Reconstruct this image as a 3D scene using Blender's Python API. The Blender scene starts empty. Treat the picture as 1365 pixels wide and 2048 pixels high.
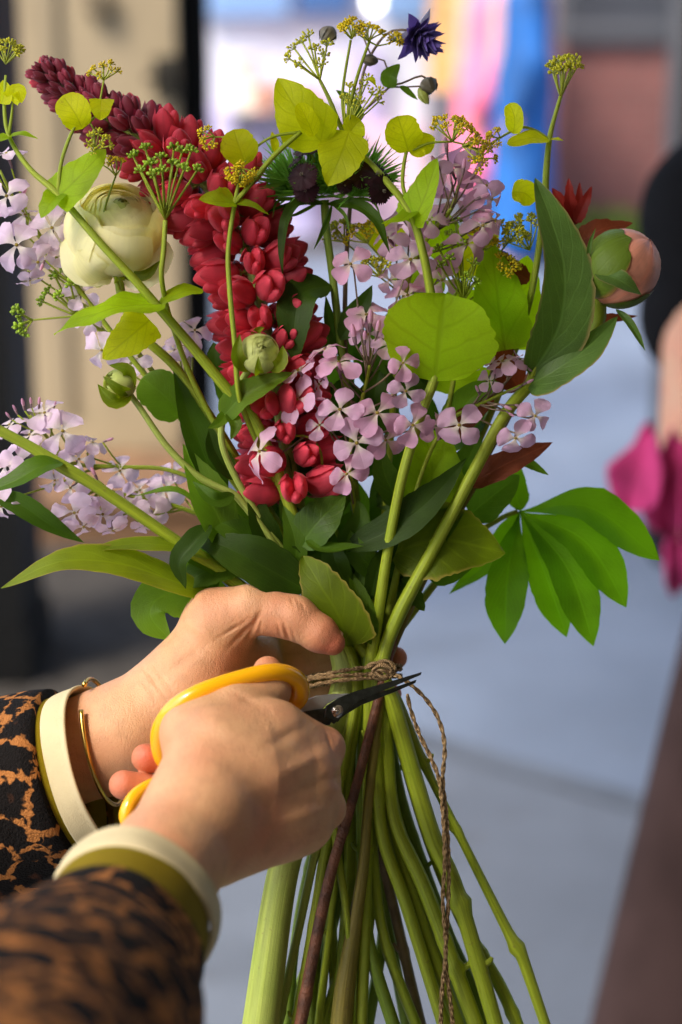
import bpy, bmesh, math, random
import numpy as np
from mathutils import Matrix, Vector

# ------------------------------------------------------------------ camera, sky, sun, exposure
SC = bpy.context.scene
COL = SC.collection
TILT = math.radians(15.0)
CAM = np.array([0.0, 0.0, 1.25])
DIST = 0.9            # metres from the lens to the plane of focus
S = 0.00025           # metres per photo pixel on that plane
AX_R = np.array([1.0, 0, 0])
AX_U = np.array([0, math.sin(TILT), math.cos(TILT)])
AX_F = np.array([0, math.cos(TILT), -math.sin(TILT)])
BAS = np.stack([AX_R, AX_U, -AX_F], axis=1)

cd = bpy.data.cameras.new('camera')
cam = bpy.data.objects.new('camera', cd)
COL.objects.link(cam)
cam.location = CAM
cam.rotation_euler = (math.radians(90) - TILT, 0, 0)
cd.sensor_fit = 'VERTICAL'
cd.sensor_height = 36.0
cd.lens = 18.0 * DIST / (1024 * S)
cd.clip_start = 0.01
cd.clip_end = 500
cd.dof.use_dof = True
cd.dof.focus_distance = DIST - 0.018
cd.dof.aperture_fstop = 4.2
SC.camera = cam

SUN_EL, SUN_AZ = math.radians(50), math.radians(-130)   # azimuth measured from +Y (away from the viewer) towards +X
wd = bpy.data.worlds.new('World')
SC.world = wd
wd.use_nodes = True
nt = wd.node_tree
bg = nt.nodes['Background']
sky = nt.nodes.new('ShaderNodeTexSky')
sky.sky_type = 'NISHITA'
sky.sun_disc = False
sky.sun_elevation = SUN_EL
sky.sun_rotation = SUN_AZ
sky.air_density = 1.0
sky.dust_density = 2.5
nt.links.new(sky.outputs[0], bg.inputs[0])
bg.inputs[1].default_value = 0.13
sl = bpy.data.lights.new('sun', 'SUN')
sl.energy = 1.9
sl.angle = math.radians(18)
sl.color = (1.0, 0.93, 0.82)
sun = bpy.data.objects.new('sun', sl)
COL.objects.link(sun)
sdir = Vector((math.cos(SUN_EL) * math.sin(SUN_AZ), math.cos(SUN_EL) * math.cos(SUN_AZ), math.sin(SUN_EL)))
sun.rotation_euler = sdir.to_track_quat('Z', 'Y').to_euler()
sun.location = (0, 0, 6)
SC.view_settings.view_transform = 'Standard'
SC.view_settings.look = 'None'
SC.view_settings.exposure = 1.62
SC.view_settings.gamma = 1.0
SC.view_settings.use_curve_mapping = False
SC.cycles.use_denoising = True
SC.cycles.max_bounces = 10
SC.cycles.transparent_max_bounces = 8

rnd = random.Random(7)

# ------------------------------------------------------------------ coordinates
def P(u, v, w=0.0):
    """bouquet space: x right, y up, z towards the viewer, one unit = one photo pixel (0.25 mm) at the focus plane"""
    return np.array([u, -v, w], float)

def W(a):
    a = np.atleast_2d(np.asarray(a, float))
    d = DIST - a[:, 2] * S
    k = S * d / DIST
    return CAM + np.outer((a[:, 0] - 682.5) * k, AX_R) + np.outer((a[:, 1] + 1024) * k, AX_U) + np.outer(d, AX_F)

def at(u, v, y):
    """world point on the sight line of photo pixel (u, v) at y metres in front of the viewer"""
    r = AX_F * DIST + AX_R * (u - 682.5) * S - AX_U * (v - 1024) * S
    return CAM + r * (y / r[1])

def nrm(a):
    a = np.asarray(a, float)
    n = np.linalg.norm(a)
    return a / n if n > 1e-9 else np.array([0, 0, 1.0])

def spline(pts, n):
    """Catmull-Rom through rows of pts (any number of columns), n samples spaced by length"""
    p = np.asarray(pts, float)
    if len(p) == 2:
        t = np.linspace(0, 1, n)[:, None]
        return p[0] * (1 - t) + p[1] * t
    e = np.vstack([2 * p[0] - p[1], p, 2 * p[-1] - p[-2]])
    out = []
    for i in range(1, len(e) - 2):
        t = np.linspace(0, 1, 13)[:-1, None]
        a, b, c, d = e[i - 1], e[i], e[i + 1], e[i + 2]
        out.append(0.5 * ((2 * b) + (c - a) * t + (2 * a - 5 * b + 4 * c - d) * t ** 2 + (3 * b - a - 3 * c + d) * t ** 3))
    out.append(p[-1:])
    q = np.vstack(out)
    l = np.concatenate([[0], np.cumsum(np.linalg.norm(np.diff(q[:, :3], axis=0), axis=1))])
    s = np.linspace(0, l[-1], n)
    return np.stack([np.interp(s, l, q[:, k]) for k in range(q.shape[1])], axis=1)

# ------------------------------------------------------------------ mesh builder
class MB:
    def __init__(self):
        self.v, self.f, self.uv, self.m, self.n = [], [], [], [], 0

    def add(self, verts, faces, uvs=None, m=0):
        verts = np.asarray(verts, float)
        if uvs is None:
            uvs = np.zeros((len(verts), 2))
        self.v.append(verts)
        self.uv.append(np.asarray(uvs, float))
        o = self.n
        self.f += [tuple(i + o for i in f) for f in faces]
        self.m += [m] * len(faces)
        self.n += len(verts)

    def grid(self, V, UV, m=0, wrap=False):
        """V: rows x cols x 3"""
        r, c = V.shape[:2]
        fs = []
        for i in range(r - 1):
            for j in range(c if wrap else c - 1):
                k = (j + 1) % c
                fs.append((i * c + j, i * c + k, (i + 1) * c + k, (i + 1) * c + j))
        self.add(V.reshape(-1, 3), fs, UV.reshape(-1, 2), m)

    def tube(self, pts, r=None, n=None, k=8, m=0, cap=True, flat=1.0, ridge=0.0):
        """pts rows (x,y,z[,r])"""
        p = np.asarray(pts, float)
        if p.shape[1] == 3:
            rr = np.full(len(p), 4.0) if r is None else np.broadcast_to(np.asarray(r, float), (len(p),))
            p = np.column_stack([p, rr])
        if n is None:
            n = max(4, min(90, int(np.sum(np.linalg.norm(np.diff(p[:, :3], axis=0), axis=1)) / 12)))
        q = spline(p, n)
        c, rad = q[:, :3], np.maximum(q[:, 3], 1e-4)
        T = np.gradient(c, axis=0)
        T /= np.linalg.norm(T, axis=1)[:, None] + 1e-9
        a = np.array([0, 0, 1.0]) if abs(T[0][2]) < 0.9 else np.array([1.0, 0, 0])
        rows = []
        ang = np.linspace(0, 2 * math.pi, k, endpoint=False)
        for i in range(n):
            a = nrm(a - T[i] * a.dot(T[i]))
            b = np.cross(T[i], a)
            rm = 1 + ridge * np.cos(ang * 5)
            rows.append(c[i] + rad[i] * (np.outer(np.cos(ang) * flat * rm, a) + np.outer(np.sin(ang) * rm, b)))
        V = np.array(rows)
        s = np.linspace(0, 1, n)
        UV = np.stack(np.meshgrid(ang / (2 * math.pi), s), axis=-1)
        o = self.n
        self.grid(V, UV, m, wrap=True)
        if cap:
            self.f += [tuple(o + j for j in reversed(range(k))), tuple(o + (n - 1) * k + j for j in range(k))]
            self.m += [m, m]

    def leaf(self, pts, hw, prof='ovate', face=(0, 0.15, 1), fold=0.25, serr=0.0, sf=14, wave=0.035, wf=2.2, n=22, mm=9, m=0,
             side=(1, 1), droop=0.0, twist=0.0, seed=0):
        c = spline(np.asarray(pts, float), n)
        T = np.gradient(c, axis=0)
        T /= np.linalg.norm(T, axis=1)[:, None] + 1e-9
        s = np.linspace(0, 1, n)
        w = profile(prof, s) * hw
        rg = np.random.default_rng(int(abs(seed) + abs(pts[0][0]) * 7 + abs(pts[0][1])))
        ph = rg.uniform(0, 6.28, 4)
        nick = rg.normal(0, .022 if n > 12 else 0.0, (n, 2))
        xs = np.linspace(-1, 1, mm)
        V = np.zeros((n, mm, 3))
        UV = np.zeros((n, mm, 2))
        f0 = nrm(face)
        for i in range(n):
            N = nrm(f0 - T[i] * f0.dot(T[i]))
            B = np.cross(T[i], N)
            if twist:
                a = twist * (s[i] - 0.2)
                N, B = N * math.cos(a) - B * math.sin(a), B * math.cos(a) + N * math.sin(a)
            for j, x in enumerate(xs):
                sd = side[1] if x > 0 else side[0]
                wi = w[i] * sd
                if serr and abs(x) > 0.8:
                    wi *= 1 + serr * (((s[i] * sf + ph[0]) % 1.0) - 0.5)
                wi *= 1 + 0.05 * math.sin(s[i] * 9 + ph[1] + (2 if x > 0 else 0)) + (nick[i, int(x > 0)] if abs(x) > .9 else 0)
                ax = abs(x)
                y = wi * (ax * math.sin(fold) - droop * ax * ax)
                y += wave * hw * ax * ax * math.sin(s[i] * wf * 6.28 + ph[2] + (1.7 if x > 0 else 0)) + 0.04 * hw * math.sin(s[i] * 5 + ph[3]) * ax
                V[i, j] = c[i] + B * (x * wi * math.cos(fold)) + N * y
                UV[i, j] = (x * 0.5 + 0.5, s[i])
        self.grid(V, UV, m)

    def ell(self, c, r, ax=None, m=0, n=7, k=8, warp=None):
        """ellipsoid with radii r along the columns of ax (z last = pole)"""
        ax = np.eye(3) if ax is None else ax
        th = np.linspace(0, math.pi, n)
        ph = np.linspace(0, 2 * math.pi, k, endpoint=False)
        V = np.zeros((n, k, 3))
        for i, t in enumerate(th):
            a = math.sin(t)
            z = -math.cos(t)
            if warp:
                a = warp(0.5 + 0.5 * z) * 1.0
            V[i] = np.stack([a * np.cos(ph) * r[0], a * np.sin(ph) * r[1], np.full(k, z * r[2])], 1)
        V = V @ ax.T + np.asarray(c, float)
        UV = np.stack(np.meshgrid(ph / 6.2832, th / math.pi), axis=-1)
        self.grid(V, UV, m, wrap=True)

    def mesh(self, name, mats, conv=True, off=None, smooth=True):
        v = np.vstack(self.v)
        v = W(v) if conv else v
        if off is not None:
            v = v - off
        me = bpy.data.meshes.new(name)
        me.from_pydata([tuple(x) for x in v], [], self.f)
        for mt in (mats if isinstance(mats, (list, tuple)) else [mats]):
            me.materials.append(mt)
        uv = np.vstack(self.uv)
        ul = me.uv_layers.new(name='UVMap')
        li = np.zeros(len(me.loops), dtype=np.int32)
        me.loops.foreach_get('vertex_index', li)
        ul.data.foreach_set('uv', uv[li].ravel())
        me.polygons.foreach_set('material_index', np.array(self.m, dtype=np.int32))
        me.polygons.foreach_set('use_smooth', np.full(len(me.polygons), smooth))
        me.update()
        return me

    def part(self, name, mats, root=None, conv=True, smooth=True):
        if not self.v:
            return None
        top = root.parent if root is not None and root.parent else root   # a sub-part shares its thing's origin
        off = np.array(top.location) if root is not None else None
        o = bpy.data.objects.new(name, self.mesh(name, mats, conv, off, smooth))
        COL.objects.link(o)
        if root is not None:
            o.parent = root
        return o

def profile(kind, s):
    e = 1e-6
    if kind == 'lance':
        y = np.sin(math.pi * np.clip(s, 0, 1) ** 0.75) ** 0.9
    elif kind == 'strap':
        y = np.minimum(1, (s * 5 + 0.25)) * np.clip((1 - s) * 2.6, 0, 1) ** 0.7
    elif kind == 'ovate':
        y = np.sin(math.pi * np.clip(s, 0, 1) ** 0.62) ** 0.75
    elif kind == 'obovate':
        y = np.sin(math.pi * np.clip(s, 0, 1) ** 1.6) ** 0.7
    elif kind == 'round':
        y = np.sqrt(np.clip(1 - (2 * s - 1) ** 2, 0, 1)) ** 0.85
    elif kind == 'cordate':
        y = np.clip(s * 14 + 0.35, 0, 1) ** 0.6 * np.clip(1 - s ** 2.2, 0, 1) ** 0.75
    elif kind == 'finger':
        y = np.sin(math.pi * np.clip(s, 0, 1) ** 1.35) ** 0.92
    elif kind == 'petal':
        q = np.clip(s / .64, 0, 1)
        y = np.where(s < .64, .13 + .87 * q * q * (3 - 2 * q), np.sqrt(np.clip(1 - ((s - .64) / .36) ** 2, 0, 1)))
    else:
        y = np.ones_like(s)
    return np.maximum(y, 0.004)

# ------------------------------------------------------------------ things
def thing(name, label, cat, p, group=None, world=False):
    o = bpy.data.objects.new(name, None)
    COL.objects.link(o)
    o.location = p if world else W(p)[0]
    o.empty_display_size = 0.02
    o['label'] = label
    o['category'] = cat
    if group:
        o['group'] = group
    return o

def frame(z, spin=0.0):
    z = nrm(z)
    up = np.array([0, 1.0, 0]) if abs(z[1]) < 0.95 else np.array([1.0, 0, 0])
    x = nrm(np.cross(up, z))
    y = np.cross(z, x)
    c, s = math.cos(spin), math.sin(spin)
    return np.stack([x * c + y * s, -x * s + y * c, z], axis=1)

def place(name, me, root, p, z, spin=0.0, scale=1.0, squash=1.0):
    o = bpy.data.objects.new(name, me)
    COL.objects.link(o)
    o.parent = root
    M = BAS @ frame(z, spin)
    d = (DIST - p[2] * S) / DIST
    loc = W(p)[0] - np.array(root.location)
    o.matrix_basis = Matrix.Translation(loc) @ Matrix(M.tolist()).to_4x4() @ Matrix.Diagonal((scale * S * d, scale * S * d * squash, scale * S * d, 1))
    return o

# ------------------------------------------------------------------ materials
class NT:
    def __init__(self, name):
        self.mat = bpy.data.materials.new(name)
        self.mat.use_nodes = True
        self.t = self.mat.node_tree
        self.b = self.t.nodes['Principled BSDF']
        self.out = self.t.nodes['Material Output']

    def node(self, kind, **kw):
        n = self.t.nodes.new('ShaderNode' + kind)
        for k, v in kw.items():
            setattr(n, k, v)
        return n

    def put(self, sock, v):
        if isinstance(v, bpy.types.NodeSocket):
            self.t.links.new(v, sock)
        elif isinstance(v, (tuple, list)) and len(v) == 3 and sock.type == 'RGBA':
            sock.default_value = (*v, 1)
        else:
            sock.default_value = v

    def math(self, op, a, b=0.0, c=None):
        n = self.node('Math', operation=op)
        self.put(n.inputs[0], a)
        self.put(n.inputs[1], b)
        if c is not None:
            self.put(n.inputs[2], c)
        return n.outputs[0]

    def step(self, v, a, b, lo=0.0, hi=1.0):
        n = self.node('MapRange', interpolation_type='SMOOTHSTEP')
        for i, x in enumerate((v, a, b, lo, hi)):
            self.put(n.inputs[i], x)
        return n.outputs[0]

    def mix(self, f, a, b, blend='MIX'):
        n = self.node('Mix', data_type='RGBA', blend_type=blend)
        self.put(n.inputs[0], f)
        self.put(n.inputs[6], a)
        self.put(n.inputs[7], b)
        return n.outputs[2]

    def pos(self):
        return self.node('NewGeometry').outputs['Position']

    def noise(self, scale, detail=3.0, vec=None, rough=0.5):
        n = self.node('TexNoise')
        n.inputs['Scale'].default_value = scale
        n.inputs['Detail'].default_value = detail
        n.inputs['Roughness'].default_value = rough
        self.put(n.inputs['Vector'], vec if vec is not None else self.pos())
        return n.outputs[0]

    def voronoi(self, scale, vec=None, feature='F1', out=0):
        n = self.node('TexVoronoi', feature=feature)
        n.inputs['Scale'].default_value = scale
        self.put(n.inputs['Vector'], vec if vec is not None else self.pos())
        return n.outputs[out]

    def uvxy(self):
        n = self.node('SeparateXYZ')
        self.put(n.inputs[0], self.node('UVMap').outputs[0])
        return n.outputs[0], n.outputs[1]

    def bump(self, h, strength=0.3, dist=0.001, sock=None):
        n = self.node('Bump')
        n.inputs['Strength'].default_value = strength
        n.inputs['Distance'].default_value = dist
        self.put(n.inputs['Height'], h)
        self.put(sock or self.b.inputs['Normal'], n.outputs[0])
        return n.outputs[0]

def srgb(r, g, b):
    f = lambda c: (c / 255 / 12.92) if c / 255 <= 0.04045 else ((c / 255 + 0.055) / 1.055) ** 2.4
    return (f(r), f(g), f(b))

def sc(c, k):
    return tuple(min(1.0, x * k) for x in c)

def m_plain(name, col, rough=0.5, metal=0.0, spec=0.5, var=0.12, vs=40, bump=0.0, bs=300, coat=0.0, tr=0.0):
    n = NT(name)
    c = n.mix(n.step(n.noise(vs), 0.3, 0.7), sc(col, 1 - var), sc(col, 1 + var))
    n.put(n.b.inputs['Base Color'], c)
    n.b.inputs['Roughness'].default_value = rough
    n.b.inputs['Metallic'].default_value = metal
    n.b.inputs['Specular IOR Level'].default_value = spec
    n.b.inputs['Coat Weight'].default_value = coat
    if bump:
        n.bump(n.noise(bs), bump, 0.002)
    if tr:
        t = n.node('BsdfTranslucent')
        n.put(t.inputs[0], c)
        ms = n.node('MixShader')
        ms.inputs[0].default_value = tr
        n.t.links.new(n.b.outputs[0], ms.inputs[1])
        n.t.links.new(t.outputs[0], ms.inputs[2])
        n.t.links.new(ms.outputs[0], n.out.inputs[0])
    return n.mat

def m_leaf(name, col, tcol=None, tr=0.35, rough=0.45, vein=0.35, K=9, slope=0.9, par=False, var=0.25, spec=0.22, back=None, edge=None, heart=None, spots=0.0, vmul=2.0):
    """thin living tissue: reflects, and lets light through"""
    n = NT(name)
    x, y = n.uvxy()
    ax = n.math('MULTIPLY', n.math('ABSOLUTE', n.math('SUBTRACT', x, 0.5)), 2.0)
    mid = n.step(ax, 0.015, 0.09, 1.0, 0.0)
    wob = n.math('MULTIPLY', n.noise(90, 2), 0.5)
    if par:
        q = n.math('FRACT', n.math('MULTIPLY', ax, K))
    else:
        q = n.math('FRACT', n.math('ADD', n.math('SUBTRACT', n.math('MULTIPLY', y, K), n.math('MULTIPLY', ax, K * slope * 0.4)), wob))
    sv = n.step(n.math('ABSOLUTE', n.math('SUBTRACT', q, 0.5)), 0.02, 0.13, 1.0, 0.0)
    fine = n.step(n.voronoi(700, feature='DISTANCE_TO_EDGE'), 0.0, 0.12, 0.35, 0.0)
    v = n.math('MAXIMUM', mid, n.math('MAXIMUM', n.math('MULTIPLY', sv, 0.6), fine))
    rv = n.node('ObjectInfo').outputs['Random']
    big = n.math('ADD', n.math('MULTIPLY', n.noise(45, 4), 1.0), n.math('MULTIPLY', n.math('SUBTRACT', rv, 0.5), 0.35))
    base = n.mix(n.step(big, 0.25, 0.75), sc(col, 1 - var), sc(col, 1 + var))
    if heart:
        base = n.mix(n.step(y, .05, .5, 1.0, 0.0), base, heart)
    if spots:
        base = n.mix(n.step(n.noise(330, 2), .70, .76, 0.0, spots), base, (.12, .075, .02))
    if edge:
        base = n.mix(n.step(ax, 0.86, 1.0), base, edge)
    lite = n.mix(n.math('MULTIPLY', v, vein), base, sc(col, vmul))
    if back:
        geo = n.node('NewGeometry')
        lite = n.mix(geo.outputs['Backfacing'], lite, n.mix(n.math('MULTIPLY', v, vein), back, sc(back, 1.6)))
    n.put(n.b.inputs['Base Color'], lite)
    n.b.inputs['Roughness'].default_value = rough
    n.b.inputs['Specular IOR Level'].default_value = spec
    bn = n.bump(n.math('ADD', n.math('MULTIPLY', v, -1.0), n.math('MULTIPLY', n.noise(400, 2), 0.5)), 0.25, 0.0006)
    tr_n = n.node('BsdfTranslucent')
    t = tcol or sc(col, 1.6)
    n.put(tr_n.inputs[0], n.mix(n.math('MULTIPLY', v, abs(vein) * 1.2), n.mix(n.step(big, 0.25, 0.75), sc(t, 0.8), sc(t, 1.15)), sc(t, .55 if vmul < 1 else 1.1)))
    n.put(tr_n.inputs[1], bn)
    ms = n.node('MixShader')
    ms.inputs[0].default_value = tr
    n.t.links.new(n.b.outputs[0], ms.inputs[1])
    n.t.links.new(tr_n.outputs[0], ms.inputs[2])
    n.t.links.new(ms.outputs[0], n.out.inputs[0])
    return n.mat

def m_stem(name, col, spec=.35, fleck=.35):
    """fibrous stem: streaks along its length, scars and paler patches"""
    n = NT(name)
    x, y = n.uvxy()
    rv = n.node('ObjectInfo').outputs['Random']
    cmb = n.node('CombineXYZ')
    n.put(cmb.inputs[0], n.math('MULTIPLY', x, 22.0)); n.put(cmb.inputs[1], n.math('MULTIPLY', y, 5.0)); n.put(cmb.inputs[2], n.math('MULTIPLY', rv, 40.0))
    st = n.noise(1.0, 4, vec=cmb.outputs[0], rough=.6)
    c = n.mix(n.step(st, .3, .7), sc(col, .72), sc(col, 1.28))
    c = n.mix(n.step(n.noise(45, 4), .35, .75, 0, .6), c, (min(1, col[0] * .8), min(1, col[1] * .9), col[2] * .7))
    c = n.mix(n.step(n.noise(420, 2), .66, .74, 0, fleck), c, sc((.20, .13, .05), .8))
    n.put(n.b.inputs['Base Color'], c)
    n.b.inputs['Roughness'].default_value = .48
    n.b.inputs['Specular IOR Level'].default_value = spec
    n.bump(n.math('ADD', st, n.math('MULTIPLY', n.noise(600, 2), .4)), .45, .0012)
    return n.mat

def m_skin(name, col, red):
    n = NT(name)
    at_ = n.node('Attribute', attribute_name='flush').outputs['Fac']
    f = n.math('ADD', n.math('MULTIPLY', n.step(n.noise(35, 4), 0.3, 0.75), 0.35), n.math('MULTIPLY', at_, 0.9))
    c = n.mix(f, col, red)
    c = n.mix(n.step(n.noise(140, 4), 0.42, 0.75, 0.0, 0.4), c, sc(col, 0.72))
    c = n.mix(n.step(n.noise(700, 2), 0.62, 0.7, 0.0, 0.18), c, sc(red, 0.8))
    n.put(n.b.inputs['Base Color'], c)
    n.b.inputs['Roughness'].default_value = 0.47
    n.b.inputs['Specular IOR Level'].default_value = 0.36
    n.b.inputs['Subsurface Weight'].default_value = 0.1
    n.b.inputs['Subsurface Radius'].default_value = (1.0, 0.35, 0.18)
    n.b.inputs['Subsurface Scale'].default_value = 0.004
    cell = n.voronoi(900, feature='DISTANCE_TO_EDGE')
    sx = n.node('Mapping')
    sx.inputs['Scale'].default_value = (1.0, 0.35, 0.55)
    sx.inputs['Rotation'].default_value = (0.3, 0.7, 0.5)
    n.put(sx.inputs[0], n.pos())
    wr = n.noise(420, 4, vec=sx.outputs[0], rough=0.65)
    crease = n.node('Attribute', attribute_name='crease').outputs['Fac']
    cell2 = n.voronoi(420, vec=sx.outputs[0], feature='DISTANCE_TO_EDGE')
    h = n.math('ADD', n.math('ADD', n.math('MULTIPLY', n.step(cell, 0.0, 0.25), 0.35), n.math('MULTIPLY', n.step(cell2, 0.0, 0.14), 0.22)), wr)
    n.bump(h, 0.4, 0.0008)
    return n.mat

# ------------------------------------------------------------------ smooth solids (signed distance + surface nets)
def rc(a, b, ra, rb, k=14.0, sq=None):
    """rounded cone from a to b; sq = (sx, sy, sz) stretches it about its middle"""
    return ('c', np.array(a, float), np.array(b, float), ra, rb, k, sq)

def fold(u, v, w, n, width, R, amp):
    """a skin fold (amp > 0) or ridge (amp < 0) across normal n, fading out R away"""
    return ('d', np.array([u, -v, w], float), nrm(n), width, R, 0, amp)

def sdf_eval(prims, X):
    F = None
    for kind, a, b, ra, rb, k, sq in prims:
        p = X
        if kind == 'd':
            q = p - a
            F = F + sq * np.exp(-((q @ b) / ra) ** 2 - (np.linalg.norm(q, axis=-1) / rb) ** 2)
            continue
        if sq is not None:
            mid = (a + b) / 2
            q = np.array(sq, float)
            p = (X - mid) / q + mid
        ba = b - a
        L = ba.dot(ba) + 1e-12
        t = np.clip(((p - a) @ ba) / L, 0, 1)
        d = np.linalg.norm(p - a - t[..., None] * ba, axis=-1) - (ra + (rb - ra) * t)
        if sq is not None:
            d = d * min(sq)
        if F is None:
            F = d
        elif k < 0:                      # groove
            kk = -k
            h = np.clip(0.5 - 0.5 * (F + d) / kk, 0, 1)
            F = F * (1 - h) + (-d) * h + kk * h * (1 - h)
        else:
            h = np.clip(0.5 + 0.5 * (d - F) / k, 0, 1)
            F = F * h + d * (1 - h) - k * h * (1 - h)
    return F

def solid(prims, step):
    pts = np.vstack([np.vstack([p[1] - p[3] * np.array(p[6] or (1, 1, 1)), p[1] + p[3] * np.array(p[6] or (1, 1, 1)),
                                p[2] - p[4] * np.array(p[6] or (1, 1, 1)), p[2] + p[4] * np.array(p[6] or (1, 1, 1))]) for p in prims if p[5] > 0])
    lo, hi = pts.min(0) - 4 * step, pts.max(0) + 4 * step
    ax = [np.arange(lo[i], hi[i], step) for i in range(3)]
    F = np.empty([len(a) for a in ax])
    yy, zz = np.meshgrid(ax[1], ax[2], indexing='ij')
    for i0 in range(0, len(ax[0]), 8):
        xs = ax[0][i0:i0 + 8]
        X = np.empty((len(xs),) + yy.shape + (3,))
        X[..., 0] = xs[:, None, None]
        X[..., 1] = yy
        X[..., 2] = zz
        F[i0:i0 + 8] = sdf_eval(prims, X)
    ins = F < 0
    sh = tuple(n - 1 for n in F.shape)
    cor = [(i, j, k) for i in (0, 1) for j in (0, 1) for k in (0, 1)]
    sl_ = lambda A, o: A[o[0]:o[0] + sh[0], o[1]:o[1] + sh[1], o[2]:o[2] + sh[2]]
    cnt = sum(sl_(ins, o).astype(np.int8) for o in cor)
    act = (cnt > 0) & (cnt < 8)
    ijk = np.argwhere(act)
    idx = np.full(sh, -1, dtype=np.int64)
    idx[act] = np.arange(len(ijk))
    acc = np.zeros((len(ijk), 3))
    num = np.zeros(len(ijk))
    for o1 in cor:
        for axx in range(3):
            if o1[axx] == 0:
                o2 = list(o1); o2[axx] = 1
                f1 = F[ijk[:, 0] + o1[0], ijk[:, 1] + o1[1], ijk[:, 2] + o1[2]]
                f2 = F[ijk[:, 0] + o2[0], ijk[:, 1] + o2[1], ijk[:, 2] + o2[2]]
                x = (f1 < 0) != (f2 < 0)
                t = np.where(x, f1 / np.where(x, f1 - f2, 1), 0)
                q = np.array(o1, float)[None] + t[:, None] * (np.array(o2) - np.array(o1))[None]
                acc[x] += q[x]
                num[x] += 1
    V = (ijk + acc / num[:, None]) * step + lo
    faces = []
    for axx in range(3):
        b, c = (axx + 1) % 3, (axx + 2) % 3
        s0 = [slice(1, n - 1) for n in F.shape]; s1 = list(s0)
        s0[axx] = slice(0, F.shape[axx] - 1); s1[axx] = slice(1, F.shape[axx])
        e = np.argwhere(ins[tuple(s0)] != ins[tuple(s1)])
        base = e.copy()
        base[:, b] += 1; base[:, c] += 1
        sgn = ins[base[:, 0], base[:, 1], base[:, 2]]
        def cell(db, dc):
            q = base.copy(); q[:, b] -= db; q[:, c] -= dc
            return idx[q[:, 0], q[:, 1], q[:, 2]]
        q4 = np.stack([cell(1, 1), cell(0, 1), cell(0, 0), cell(1, 0)], 1)
        q4[~sgn] = q4[~sgn][:, ::-1]
        faces.append(q4)
    return V, np.vstack(faces)

def solid_part(name, prims, step, m, root, conv=True, attrs=None):
    V, Fq = solid(prims, step)
    b = MB()
    b.add(V, [tuple(int(i) for i in f) for f in Fq])
    o = b.part(name, m, root, conv)
    if attrs:
        for nm, arr in attrs(V).items():
            a = o.data.attributes.new(nm, 'FLOAT', 'POINT')
            a.data.foreach_set('value', arr.astype(np.float32))
    return o

def box(mb, lo, hi, m=0, bev=0.0):
    (x0, y0, z0), (x1, y1, z1) = lo, hi
    v = [(x0, y0, z0), (x1, y0, z0), (x1, y1, z0), (x0, y1, z0), (x0, y0, z1), (x1, y0, z1), (x1, y1, z1), (x0, y1, z1)]
    f = [(0, 3, 2, 1), (4, 5, 6, 7), (0, 1, 5, 4), (1, 2, 6, 5), (2, 3, 7, 6), (3, 0, 4, 7)]
    mb.add(v, f, None, m)

def structure(name, mb, m):
    o = mb.part(name, m, None, conv=False, smooth=False)
    o['kind'] = 'structure'
    return o

def bx(name, m, root, lo, hi):
    b = MB()
    box(b, lo, hi)
    return b.part(name, m, root, conv=False, smooth=False)

# ------------------------------------------------------------------ the place: floor, doorway, street
def m_ground(name, col, vs, sp, rough=0.75):
    n = NT(name)
    a = n.mix(n.step(n.noise(vs, 5, rough=0.6), 0.3, 0.7), sc(col, 0.82), sc(col, 1.15))
    a = n.mix(n.step(n.noise(sp, 3), 0.55, 0.72, 0, 0.55), a, sc(col, 0.6))
    a = n.mix(n.step(n.noise(sp * 4, 3), 0.6, 0.7, 0, 0.4), a, (col[0] * .75, col[1] * .66, col[2] * .58))
    n.put(n.b.inputs['Base Color'], a)
    n.b.inputs['Roughness'].default_value = rough
    n.bump(n.noise(60, 4), 0.3, 0.01)
    return n.mat

def flat(name, x0, x1, y0, y1, z, m):
    b = MB()
    b.add([(x0, y0, z), (x1, y0, z), (x1, y1, z), (x0, y1, z)], [(0, 1, 2, 3)])
    return structure(name, b, m)

flat('ground', -250, 250, -250, 250, -0.012, m_ground('asphalt', (0.06, 0.06, 0.065), 2, 0.6))
b = MB()
box(b, (-1.75, -2.6, 3.4), (3.6, 2.6, 3.6))
structure('shading_ceiling', b, m_plain('ceiling_paint', srgb(216, 196, 160), 0.8, vs=2))  # unseen ceiling added to shade the foreground, left edge set to leak some sun
b = MB()
box(b, (-1.75, -2.8, 0.0), (3.6, -2.605, 3.395))
structure('bounce_wall', b, m_plain('warm_plaster', srgb(220, 190, 150), 0.85, vs=2))  # unseen wall added to block sky light and bounce warm light forward
b = MB()
box(b, (3.605, -2.6, 0.0), (3.8, 2.6, 3.395))
structure('shading_wall', b, m_plain('dark_plaster', srgb(120, 100, 80), 0.85, vs=2))  # unseen wall added to cut ambient light on floor and hands
SLOPE = -.8
edge = lambda x: 2.96 + SLOPE * (x - .25)
b = MB()
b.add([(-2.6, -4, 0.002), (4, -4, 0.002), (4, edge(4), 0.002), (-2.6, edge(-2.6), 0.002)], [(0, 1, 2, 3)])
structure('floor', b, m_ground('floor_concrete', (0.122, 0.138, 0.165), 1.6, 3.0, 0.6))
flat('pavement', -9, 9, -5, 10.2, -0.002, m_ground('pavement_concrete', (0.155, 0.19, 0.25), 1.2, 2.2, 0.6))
b = MB()
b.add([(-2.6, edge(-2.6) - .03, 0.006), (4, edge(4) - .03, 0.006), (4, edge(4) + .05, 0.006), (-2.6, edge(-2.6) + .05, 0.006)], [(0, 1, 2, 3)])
structure('threshold_strip', b, m_ground('threshold_stone', (0.10, 0.115, 0.14), 4, 5))

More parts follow.
